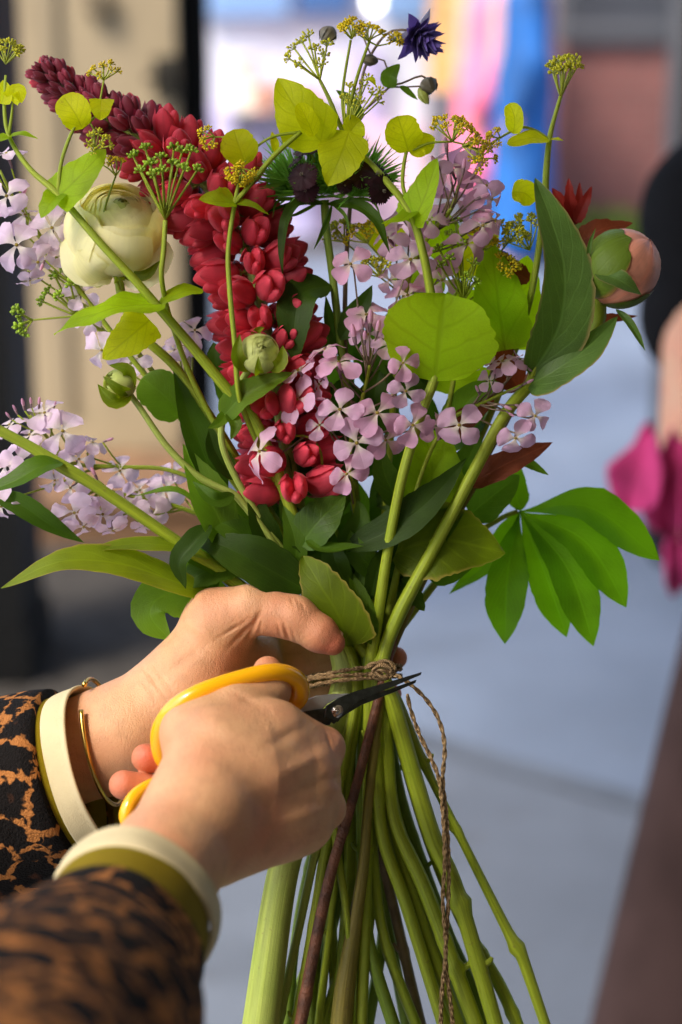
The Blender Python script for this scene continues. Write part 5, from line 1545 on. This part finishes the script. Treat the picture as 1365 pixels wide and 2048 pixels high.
pl.leaf([(690, 1120, 0), (720, 1040, 10), (716, 1000, 6)], 30, M_LEAF_M, prof='ovate', face=(0, .2, 1))
pl.done([M_STEM_DARK])
pl = Plant('foliage_stem', 'foliage stem with two wide leaves right of the centre behind the peony stem', 'leaf', 'foliage stems around the tie', 'd3')
pl.main([(900, 1020, -40, 5), (850, 1110, -40, 7), (790, 1240, -40, 9)], k=8)
pl.leaf([(780, 1110, -10), (880, 1080, 8), (1012, 1106, -16)], 84, M_LEAF_B, prof='ovate', face=(.05, .3, 1), fold=.1, serr=.04, sf=18, n=30, mm=13)
pl.leaf([(690, 1100, 20), (780, 1060, 46), (860, 1000, 44), (934, 916, 16)], 40, M_LEAF_D, prof='lance', face=(-.1, .4, 1), fold=.25, n=26)
pl.leaf([(850, 1060, -30), (866, 950, -20), (850, 860, -30)], 62, M_LEAF_YG, prof='round', face=(.1, .2, 1))
pl.leaf([(800, 1160, -20), (846, 1146, -6), (898, 1148, -10)], 18, M_LEAF_M, prof='ovate', face=(0, .6, 1), serr=.2, sf=5)
pl.leaf([(800, 1170, -20), (826, 1190, -6), (850, 1222, -10)], 22, M_LEAF_M, prof='ovate', face=(0, .4, 1), serr=.3, sf=5)
pl.leaf([(940, 1030, -90), (990, 990, -84), (1040, 950, -90)], 44, M_LEAF_M, prof='ovate', face=(0, .3, 1))
pl.done([M_STEM_DARK])
pl = Plant('foliage_stem', 'leafy foliage stem low at left between the lupin and the leafy stem', 'leaf', 'foliage stems around the tie', 'd2')
pl.main([(420, 940, -40, 4), (500, 1060, -40, 6), (620, 1190, -50, 9)], k=8)
for pts, hw, mt, pr_, fc in [([(500, 1080, 0), (440, 1010, 20), (394, 930, 10)], 40, M_LEAF, 'ovate', (.3, .1, 1)), ([(520, 1110, 10), (470, 1060, 34), (400, 1030, 30)], 34, M_LEAF_M, 'ovate', (-.1, .5, 1)),
                            ([(560, 1120, 10), (520, 1040, 30), (500, 960, 20)], 30, M_LEAF_D, 'lance', (.4, .1, 1)), ([(480, 1130, 0), (420, 1140, 14), (350, 1180, 6)], 40, M_LEAF_M, 'ovate', (-.1, .5, 1)),
                            ([(560, 1160, 30), (520, 1110, 50), (470, 1080, 44)], 28, M_LEAF_D, 'ovate', (0, .4, 1)), ([(450, 1170, -10), (410, 1200, 0), (390, 1250, -4)], 44, M_LEAF, 'ovate', (-.2, .1, 1)),
                            ([(590, 1150, 20), (590, 1080, 36), (566, 1010, 26)], 26, M_LEAF_M, 'lance', (.2, .1, 1)), ([(470, 960, 10), (430, 900, 20), (420, 850, 14)], 24, M_LEAF_D, 'lance', (.4, .2, 1))]:
    pl.leaf(pts, hw, mt, prof=pr_, face=fc, fold=.25, serr=.06, sf=12)
pl.done([M_STEM_DARK])
pl = Plant('foliage_stem', 'leafy foliage stem filling the right of the bouquet under the lilac and peony', 'leaf', 'foliage stems around the tie', 'd4')
pl.main([(860, 840, -60, 4), (840, 1000, -50, 6), (780, 1200, -50, 9)], k=8)
for pts, hw, mt, pr_, fc in [([(800, 1010, -20), (770, 950, -6), (760, 890, -16)], 30, M_LEAF_M, 'ovate', (.2, .1, 1)), ([(760, 1150, 10), (720, 1110, 26), (700, 1060, 20)], 28, M_LEAF_M, 'lance', (-.2, .2, 1)),
                            ([(830, 1120, -20), (870, 1060, -6), (930, 1020, -14)], 40, M_LEAF, 'ovate', (.2, .4, 1)), ([(880, 980, -40), (930, 930, -30), (960, 860, -34)], 34, M_LEAF_M, 'lance', (.3, .2, 1)),
                            ([(780, 860, -60), (750, 800, -50), (760, 740, -56)], 40, M_LEAF_D, 'ovate', (0, .2, 1)), ([(900, 860, -70), (940, 800, -60), (1000, 760, -64)], 36, M_LEAF, 'ovate', (.1, .4, 1)),
                            ([(740, 1200, 20), (760, 1130, 30), (800, 1080, 20)], 24, M_LEAF_D, 'lance', (.3, .1, 1)), ([(700, 1180, 20), (670, 1120, 34), (660, 1050, 24)], 26, M_LEAF_D, 'lance', (-.2, .2, 1)),
                            ([(860, 1160, -30), (920, 1120, -24), (960, 1060, -30)], 34, M_LEAF_M, 'ovate', (.2, .4, 1)), ([(720, 960, -20), (690, 900, -10), (700, 840, -16)], 26, M_LEAF_D, 'lance', (0, .1, 1))]:
    pl.leaf(pts, hw, mt, prof=pr_, face=fc, fold=.25, serr=.06, sf=12)
pl.done([M_STEM_DARK])
pl = Plant('foliage_stem', 'lime green foliage stem showing behind the lilac flowers at the upper right', 'leaf', 'foliage stems around the tie', 'c2')
pl.main([(900, 440, -110, 4), (880, 600, -110, 5), (820, 900, -90, 6), (760, 1200, -60, 9)], k=8)
for pts, hw, mt in [([(900, 520, -100), (880, 460, -90), (840, 410, -96)], 40, M_LEAF_YG), ([(890, 580, -100), (840, 560, -90), (780, 560, -96)], 40, M_LEAF_YG), ([(896, 540, -100), (950, 500, -90), (1000, 440, -96)], 44, M_LEAF_Y),
                    ([(870, 660, -100), (820, 640, -90), (760, 650, -96)], 42, M_LEAF), ([(880, 640, -100), (940, 620, -90), (1000, 640, -96)], 46, M_LEAF_YG), ([(850, 760, -100), (800, 720, -90), (740, 740, -96)], 42, M_LEAF_M),
                    ([(850, 740, -100), (930, 760, -90), (990, 740, -96)], 40, M_LEAF_YG), ([(800, 500, -110), (760, 470, -104), (710, 470, -110)], 36, M_LEAF_Y)]:
    pl.leaf(pts, hw, mt, prof='ovate', face=(g.uniform(-.3, .3), g.uniform(0, .5), 1), fold=.15, serr=.05)
for k, (u, v, w) in enumerate([(960, 470, -50), (1016, 452, -60), (736, 452, -60), (760, 520, -40), (1000, 520, -60), (690, 450, -80)]):
    pl.twig([(880, 640, -110, 2.4), ((880 + u) / 2, (640 + v) / 2 + 20, w - 20, 2.2), (u, v + 34, w, 1.8)])
    pl.umbel((u, v + 34, w), ((u - 880) / 260, 1, .4), 38, 9, .95, 10, 11, 3.1, M_GYDOT if k % 2 else M_YDOT, seed=60 + k)
pl.done([M_STEM])
g = random.Random(41)
for lab, low, (x0, x1), y0 in [('shaded filler foliage deep in the middle of the bouquet behind the lilac cluster', 'd2', (640, 900), 700),
                               ('shaded filler foliage deep in the bouquet behind the crimson lupin', 'd5', (440, 640), 760)]:
    pl = Plant('filler_foliage', lab, 'leaf', 'foliage stems around the tie', low)
    pl.main([((x0 + x1) / 2, y0, -110, 5), ((x0 + x1) / 2, 980, -110, 6), (720, 1230, -80, 9)], k=8)
    for k in range(44):
        y = g.uniform(y0 - 60, 1240)
        cl = min(1.0, (1330 - y) / 480)
        x = 700 + ((x0 + (x1 - x0) * g.random()) - 700) * cl
        a = g.uniform(-1.1, 1.1)
        L = g.uniform(70, 130)
        w = g.uniform(-150, -40)
        d = np.array([math.sin(a), math.cos(a), g.uniform(-.2, .3)])
        pl.leaf([(x, y + 40, w), (x + d[0] * L * .5, y + 40 - d[1] * L * .5, w + 16), (x + d[0] * L, y + 40 - d[1] * L, w)], g.uniform(22, 38), g.choice([M_LEAF_D, M_LEAF_M, M_LEAF_D]), prof=g.choice(['lance', 'ovate']), face=(g.uniform(-.6, .6), g.uniform(-.2, .6), 1), fold=.3, n=14, mm=7)
    pl.done([M_STEM_DARK])

# ------------------------------------------------------------------ jute twine
n = NT('jute')
x, y = n.uvxy()
tw = n.math('SINE', n.math('MULTIPLY', n.math('ADD', n.math('MULTIPLY', y, 60.0), n.math('MULTIPLY', x, 2.0)), 6.2832))
n.put(n.b.inputs['Base Color'], n.mix(n.step(n.math('ADD', n.math('MULTIPLY', tw, .3), n.noise(500, 3)), .2, .9), srgb(128, 98, 60), srgb(206, 172, 122)))
n.b.inputs['Roughness'].default_value = 0.9
n.bump(tw, .6, .001)
M_JUTE = n.mat
tn = thing('jute_twine', 'brown jute twine knotted around the stems with two long loose ends', 'twine', P(735, 1345, 30))

def strand(b, pts, r=3.9, seed=0, ends=True):
    """two-ply cord with a few stray fibres"""
    q = spline(Q(pts)[:, :3], max(12, int(len(pts) * 34)))
    T = np.gradient(q, axis=0); T /= np.linalg.norm(T, axis=1)[:, None]
    l = np.concatenate([[0], np.cumsum(np.linalg.norm(np.diff(q, axis=0), axis=1))])
    for ph in (0, math.pi):
        c = []
        for i in range(len(q)):
            N = nrm(np.array([0.2, 0.1, 1.0]) - T[i] * T[i].dot([.2, .1, 1.0])); B = np.cross(T[i], N)
            a = l[i] / 9.0 + ph
            c.append(q[i] + (N * math.cos(a) + B * math.sin(a)) * r * .45)
        b.tube(c, r * .72, n=len(q), k=6)
    g = random.Random(seed)
    for k in range(int(l[-1] / 9)):
        i = g.randrange(len(q))
        d = nrm(np.array([g.uniform(-1, 1), g.uniform(-1, 1), g.uniform(-1, 1)]) + T[i])
        b.tube([q[i], q[i] + d * r * 1.3, q[i] + d * r * 1.6 + T[i] * g.uniform(4, 12)], .35, n=4, k=3, cap=False)
b = MB()
for dv, dr in ((0, 0), (11, 1), (-9, 2)):
    ring = []
    for k in range(25):
        a = k / 24 * 2 * math.pi
        ring.append((706 + 96 * math.cos(a), 1350 + dv - 12 * math.cos(a) + 3 * math.sin(a * 2 + dr), -30 + 78 * math.sin(a)))
    strand(b, ring, 3.9, dr)
b.part('wrap', M_JUTE, tn)
b = MB()
strand(b, [(730, 1336, 52), (752, 1326, 66), (780, 1324, 62), (788, 1340, 64), (770, 1354, 74), (748, 1344, 76), (762, 1330, 84), (784, 1340, 78), (776, 1356, 66), (750, 1356, 62)], 4.4, 4)
strand(b, [(740, 1350, 66), (764, 1340, 80), (790, 1350, 66)], 4.4, 5)
b.part('knot', M_JUTE, tn)
b = MB()
strand(b, [(780, 1345, 66), (806, 1358, 74), (832, 1378, 66), (860, 1408, 56), (882, 1450, 50), (890, 1500, 48), (886, 1560, 46), (894, 1640, 46), (898, 1740, 46), (896, 1830, 46), (892, 1920, 46), (902, 2010, 46), (912, 2110, 46)], 4.2, 6)
b.part('loose_end', M_JUTE, tn)
b = MB()
strand(b, [(815, 1388, 60), (822, 1420, 58), (840, 1470, 54), (864, 1520, 50), (880, 1566, 52), (888, 1650, 54), (890, 1730, 54), (886, 1800, 52), (892, 1900, 54), (884, 1990, 52), (880, 2110, 52)], 4.2, 7)
b.part('loose_end', M_JUTE, tn)

# ------------------------------------------------------------------ the florist's hands and sleeves
def C(u1, v1, w1, u2, v2, w2, r1, r2, k=16, sq=None):
    return rc((u1, -v1, w1), (u2, -v2, w2), r1, r2, k, sq)

fl = thing('person', 'florist holding the bouquet, leopard print sleeves with cream cuffs, one hand working the scissors', 'person', P(210, 1540, -10))

def glow(spots):
    def f(V):
        a = np.zeros(len(V))
        for u, v, w, r, s in spots:
            d = np.linalg.norm(V - P(u, v, w), axis=1) / r
            a = np.maximum(a, s * np.exp(-d * d))
        return {'flush': a}
    return f

M_HAND = m_skin('hand_skin', srgb(216, 166, 120), srgb(206, 104, 76))
right = [
    C(260, 1835, 630, 330, 1730, 490, 112, 112, 20), C(330, 1730, 490, 405, 1625, 395, 112, 110, 30),
    C(405, 1625, 395, 425, 1520, 335, 110, 96, 40), C(440, 1500, 320, 530, 1480, 285, 92, 84, 40), C(500, 1560, 310, 590, 1560, 262, 122, 96, 40),
    C(430, 1690, 395, 560, 1645, 300, 84, 78, 36), C(560, 1640, 290, 600, 1640, 262, 76, 70, 30),
    C(560, 1475, 275, 646, 1496, 232, 66, 44, 26), C(580, 1600, 275, 650, 1618, 224, 66, 41, 24), C(590, 1540, 270, 652, 1556, 222, 62, 24, 20),
    C(372, 1462, 300, 470, 1422, 262, 52, 50, 34),
    C(470, 1425, 262, 540, 1382, 196, 50, 41, 22), C(540, 1382, 196, 536, 1342, 142, 40, 30, 12),
    # curled fingers
    C(650, 1496, 225, 640, 1512, 140, 38, 35, 12), C(640, 1512, 140, 470, 1520, 100, 34, 32, 8), C(470, 1520, 100, 292, 1516, 172, 32, 29, 8),
    C(652, 1616, 220, 640, 1620, 140, 38, 35, 12), C(640, 1620, 140, 470, 1612, 105, 34, 32, 8), C(470, 1612, 105, 248, 1570, 192, 32, 30, 8),
    C(650, 1556, 215, 640, 1566, 120, 36, 33, 10), C(640, 1566, 120, 420, 1568, 70, 33, 30, 8),
    # tendon furrows and the notch between the knuckles
    fold(668, 1557, 262, (-.25, .97, 0), 15, 48, 13), fold(600, 1530, 345, (-.45, .89, 0), 15, 80, -6), fold(600, 1580, 345, (-.35, .93, 0), 13, 70, 5), fold(590, 1636, 335, (-.3, .95, 0), 15, 80, -5),
    fold(560, 1480, 350, (-.5, .86, 0), 12, 60, 4), fold(660, 1490, 262, (.9, .3, 0), 4, 26, 5), fold(648, 1486, 272, (.9, .3, 0), 3, 20, 2.5), fold(664, 1624, 252, (.9, .1, 0), 4, 26, 5), fold(650, 1626, 262, (.9, .1, 0), 3, 20, 2.5),
    fold(420, 1470, 395, (.3, .95, 0), 22, 60, 5), fold(500, 1405, 300, (.5, .8, 0), 9, 40, 4), fold(400, 1700, 480, (.6, -.7, .2), 5, 50, 3),
]
solid_part('hand', right, 4.0, M_HAND, fl, attrs=glow([(248, 1570, 200, 52, 1.0), (292, 1516, 180, 48, 1.0), (660, 1500, 250, 50, .35), (660, 1620, 245, 48, .35), (536, 1340, 150, 50, .5), (470, 1640, 420, 120, .25)]))
left = [
    C(60, 1530, -30, 240, 1476, 12, 112, 100, 20, None), C(240, 1476, 12, 365, 1390, 14, 102, 94, 40), C(365, 1390, 14, 438, 1262, 16, 94, 74, 40),
    C(436, 1240, 28, 500, 1219, 55, 66, 49, 26), C(500, 1219, 55, 590, 1236, 74, 47, 45, 14), C(590, 1236, 74, 640, 1268, 84, 43, 37, 12), C(640, 1268, 84, 666, 1286, 86, 35, 25, 14),
    C(400, 1400, -10, 510, 1370, -70, 88, 56, 40), C(430, 1310, 0, 515, 1316, -70, 58, 48, 30),
    C(520, 1290, -100, 690, 1262, -176, 34, 29, 20), C(690, 1262, -176, 752, 1262, -150, 28, 25, 6), C(752, 1262, -150, 782, 1268, -104, 25, 20, 6),
    C(520, 1340, -100, 700, 1320, -184, 35, 30, 16), C(700, 1320, -184, 764, 1318, -150, 29, 26, 6), C(764, 1318, -150, 792, 1316, -92, 26, 23, 6),
    C(520, 1392, -100, 700, 1380, -180, 34, 28, 16), C(700, 1380, -180, 756, 1384, -150, 27, 25, 6), C(756, 1384, -150, 784, 1388, -104, 25, 20, 6),
    # skin folds: at the thumb's joint, its root and the wrist
    fold(574, 1266, 104, (.95, .3, 0), 4, 26, 6), fold(560, 1264, 104, (.95, .3, 0), 3, 20, 3.5), fold(588, 1272, 104, (.95, .3, 0), 3, 20, 3), fold(596, 1205, 108, (.9, .35, 0), 3, 18, 2.5), fold(606, 1212, 108, (.9, .35, 0), 3, 18, 2.5), fold(585, 1202, 108, (.95, .3, 0), 3, 18, 2.5),
    fold(506, 1256, 96, (.85, -.4, 0), 4, 32, 6), fold(490, 1262, 92, (.7, -.7, 0), 4, 34, 6), fold(520, 1258, 98, (.95, -.2, 0), 3, 24, 3), fold(470, 1256, 96, (.5, -.85, 0), 3, 40, 3),
    fold(312, 1368, 100, (.8, .6, 0), 4, 46, 3.5), fold(298, 1380, 105, (.8, .6, 0), 3, 46, 2.5), fold(326, 1356, 100, (.8, .6, 0), 3, 40, 2), fold(400, 1260, 100, (.6, .8, 0), 14, 70, -5), fold(360, 1330, 110, (-.6, .8, 0), 12, 70, 3),
]
HL = solid_part('hand', left, 3.4, M_HAND, fl, attrs=glow([(668, 1284, 86, 60, .8), (790, 1316, -92, 40, .9), (782, 1268, -104, 36, .9), (784, 1388, -104, 36, .9), (560, 1250, 80, 60, .4), (440, 1240, 60, 70, .15), (480, 1330, 0, 80, .5)]))
b = MB()
ax = frame((.42, .74, .55), .25)
b.ell(P(673, 1267, 95), (18, 13, 4.0), ax, n=8, k=14)
b.part('thumbnail', m_plain('nail', srgb(226, 170, 150), 0.28, vs=200, var=.05, spec=.5), HL)

# sleeves: leopard knit, olive lining band, cream shirt cuff
n = NT('leopard_knit')
pos = n.pos()
nz = n.node('TexNoise'); nz.inputs['Scale'].default_value = 120; n.put(nz.inputs['Vector'], pos)
vm = n.node('VectorMath', operation='MULTIPLY_ADD')
n.put(vm.inputs[0], nz.outputs[1]); vm.inputs[1].default_value = (.010, .010, .010); n.put(vm.inputs[2], pos)
d1 = n.voronoi(46, vec=vm.outputs[0], feature='DISTANCE_TO_EDGE')
d2 = n.noise(150, 3, vec=vm.outputs[0])
spot = n.step(n.math('ADD', d1, n.math('MULTIPLY', n.math('SUBTRACT', d2, .5), .5)), .03, .085)
heart = n.step(n.math('ADD', d1, n.math('MULTIPLY', n.math('SUBTRACT', n.noise(90, 2), .5), .7)), .34, .46)
basec = n.mix(n.noise(60, 3), srgb(190, 124, 64), srgb(136, 82, 42))
cc = n.mix(spot, basec, (.008, .006, .005))
cc = n.mix(n.math('MULTIPLY', heart, .55), cc, srgb(90, 52, 30))
n.put(n.b.inputs['Base Color'], cc)
n.b.inputs['Roughness'].default_value = 0.95
n.b.inputs['Specular IOR Level'].default_value = 0.15
n.bump(n.math('ADD', n.noise(900, 2), n.noise(220, 3)), .8, .0015)
M_LEO = n.mat
def m_cloth(name, col):
    n = NT(name)
    n.put(n.b.inputs['Base Color'], n.mix(n.noise(60, 4), sc(col, .86), sc(col, 1.1)))
    n.b.inputs['Roughness'].default_value = .9
    n.b.inputs['Specular IOR Level'].default_value = .2
    n.bump(n.math('ADD', n.noise(1400, 2), n.math('MULTIPLY', n.noise(50, 2), 2.0)), .35, .001)
    return n.mat
M_CREAMC = m_cloth('cream_cotton', srgb(206, 188, 146))
M_OLIVE = m_cloth('olive_cotton', srgb(124, 104, 2))

def lathe(name, c, a, prof, mats, rip=0.0, seed=0, k=72, asp=1.0, sub=3, mid=0):
    """rings along -a from c: prof rows (distance, radius)"""
    g = np.random.default_rng(seed)
    a = nrm(a)
    fr = frame(a)
    q = spline(np.column_stack([np.array(prof, float), np.zeros(len(prof))]), len(prof) * sub)
    ang = np.linspace(0, 2 * math.pi, k, endpoint=False)
    ph = g.uniform(0, 6.28, 6)
    V = np.zeros((len(q), k, 3)); UV = np.zeros((len(q), k, 2))
    for i, (s, r, _) in enumerate(q):
        rr = r * (1 + rip * (np.sin(ang * 3 + ph[0] + s * .012) * .5 + np.sin(ang * 5 + ph[1] - s * .02) * .35 + np.sin(s * .035 + ph[2] + ang) * .5))
        V[i] = np.array(c) - a * s + np.outer(np.cos(ang) * rr, fr[:, 0]) + np.outer(np.sin(ang) * rr * asp, fr[:, 1])
        UV[i, :, 0] = ang / 6.2832; UV[i, :, 1] = i / len(q)
    b = MB(); b.grid(V, UV, 0, wrap=True)
    return b.part(name, mats, fl)

aR = (.30, .50, -.81)
cR = P(280, 1806, 600)
lathe('cuff', cR, aR, [(30, 158), (6, 166), (0, 170), (1, 174), (7, 175.5), (14, 174), (44, 176), (62, 174), (66, 171), (66, 164)], [M_CREAMC], .034, 1)
lathe('cuff_lining', cR, aR, [(40, 158), (64, 168), (110, 171), (180, 172), (210, 165)], [M_OLIVE], .01, 2)
lathe('sleeve', cR, aR, [(160, 160), (150, 176), (156, 183), (230, 200), (330, 236), (450, 280), (600, 330), (800, 380), (1200, 400), (1600, 400)], [M_LEO], .028, 3)
aL = (.90, .26, .35)
cL = P(208, 1538, 10)
lathe('cuff', cL, aL, [(30, 162), (6, 168), (0, 172), (1, 176), (6, 177), (12, 175.5), (34, 176), (54, 175), (58, 172), (58, 164)], [M_CREAMC], .034, 4)
lathe('cuff_lining', cL, aL, [(40, 158), (60, 166), (90, 168), (120, 168), (130, 158)], [M_OLIVE], .01, 5)
lathe('sleeve', cL, aL, [(70, 160), (66, 174), (74, 184), (180, 200), (300, 226), (500, 250), (700, 270)], [M_LEO], .02, 6)
# open gold bangle
fr = frame(nrm((.93, .2, .3)))
b = MB()
pts = []
for k in range(40):
    a = math.radians(150) + k / 39 * math.radians(325)
    pts.append(P(206, 1484, 8) + fr[:, 0] * math.cos(a) * 116 + fr[:, 1] * math.sin(a) * 128)
b.tube(pts, 5.2, n=80, k=10)
b.part('bangle', m_plain('gold', srgb(226, 184, 90), .22, metal=1.0, var=.03), fl)

# ------------------------------------------------------------------ scissors
t = thing('scissors', 'small scissors with glossy yellow plastic loops and dark blades snipping at the twine', 'scissors', P(671, 1422, 110))
M_YEL = m_plain('yellow_plastic', srgb(250, 178, 4), .22, spec=.6, vs=20, var=.03, coat=.4)
M_STEEL = m_plain('dark_steel', (0.045, 0.05, 0.045), .32, metal=.85, vs=300, var=.25)
M_STEEL2 = m_plain('grey_steel', (0.42, 0.43, 0.44), .35, metal=.8, vs=200, var=.1)
M_STEEL3 = m_plain('bright_steel', (0.62, 0.56, 0.48), .25, metal=1.0, vs=300, var=.15)
def loop(pts, r, flat):
    b = MB()
    q = np.array(pts + pts[:1], float)
    c = spline(np.vstack([Q(pts)[-2:], Q(pts), Q(pts)[:3]]), 160)[:, :3]
    b.tube(c, r, n=160, k=14, flat=flat)
    return b
lp1 = [(330, 1520, 196), (320, 1468, 232), (346, 1420, 262), (399, 1386, 268), (479, 1359, 250), (548, 1345, 226), (592, 1358, 190), (600, 1392, 164), (572, 1412, 150), (500, 1424, 140), (420, 1455, 150), (360, 1510, 166)]
loop(lp1, 19, 1.0).part('handle', M_YEL, t)
lp2 = [(256, 1644, 262), (258, 1612, 262), (284, 1582, 240), (340, 1560, 200), (440, 1550, 160), (560, 1530, 140), (600, 1560, 130), (520, 1620, 140), (400, 1660, 190), (300, 1680, 240)]
loop(lp2, 15, 1.0).part('handle', M_YEL, t)

def plate(name, outline, w0, th, m, tilt=(0, 0)):
    """flat piece with bevelled rim from an outline in photo pixels"""
    p = np.array(outline, float)
    c = p.mean(0)
    wz = lambda q: w0 + (q[0] - c[0]) * tilt[0] + (q[1] - c[1]) * tilt[1]
    rows = []
    for k, (ins, dz) in enumerate(((.12, th), (.0, th * .35), (.0, -th * .35), (.12, -th))):
        rows.append([P(*(q + nrm(c - q) * min(3.0, np.linalg.norm(c - q) * ins)), wz(q) + dz) for q in p])
    n_ = len(p)
    b = MB()
    V = np.array(rows).reshape(-1, 3)
    f = []
    for r in range(3):
        for j in range(n_):
            k = (j + 1) % n_
            f.append((r * n_ + j, r * n_ + k, (r + 1) * n_ + k, (r + 1) * n_ + j))
    f += [tuple(range(n_)), tuple(reversed(range(3 * n_, 4 * n_)))]
    b.add(V, f)
    return b.part(name, m, t, smooth=False)
BL = plate('blade', [(648, 1436), (652, 1412), (676, 1396), (706, 1384), (776, 1364), (844, 1344), (842, 1350), (790, 1372), (720, 1400), (692, 1420), (676, 1444)], 112, 4, M_STEEL, (-.12, 0))
plate('blade', [(640, 1430), (664, 1404), (720, 1396), (780, 1378), (834, 1359), (831, 1366), (790, 1384), (724, 1410), (690, 1430), (668, 1448)], 98, 4, M_STEEL, (-.1, 0))
plate('shank', [(596, 1420), (612, 1400), (632, 1391), (664, 1388), (700, 1387), (676, 1396), (655, 1408), (640, 1424), (622, 1432)], 104, 4, M_STEEL2)
plate('shank', [(600, 1424), (628, 1420), (654, 1416), (668, 1434), (660, 1450), (636, 1452), (612, 1440)], 114, 5, M_STEEL, (-.1, 0))
b = MB()
fr = frame((-.15, .1, 1))
b.ell(P(671, 1421, 118), (17, 17, 7), fr, n=9, k=22)
b.tube([P(671, 1421, 126) - fr[:, 0] * 9, P(671, 1421, 127) + fr[:, 0] * 9], 1.6, n=4, k=5)
b.ell(P(671, 1421, 122), (9, 9, 5.5), fr, n=8, k=16)
b.part('pivot_screw', M_STEEL3, BL)
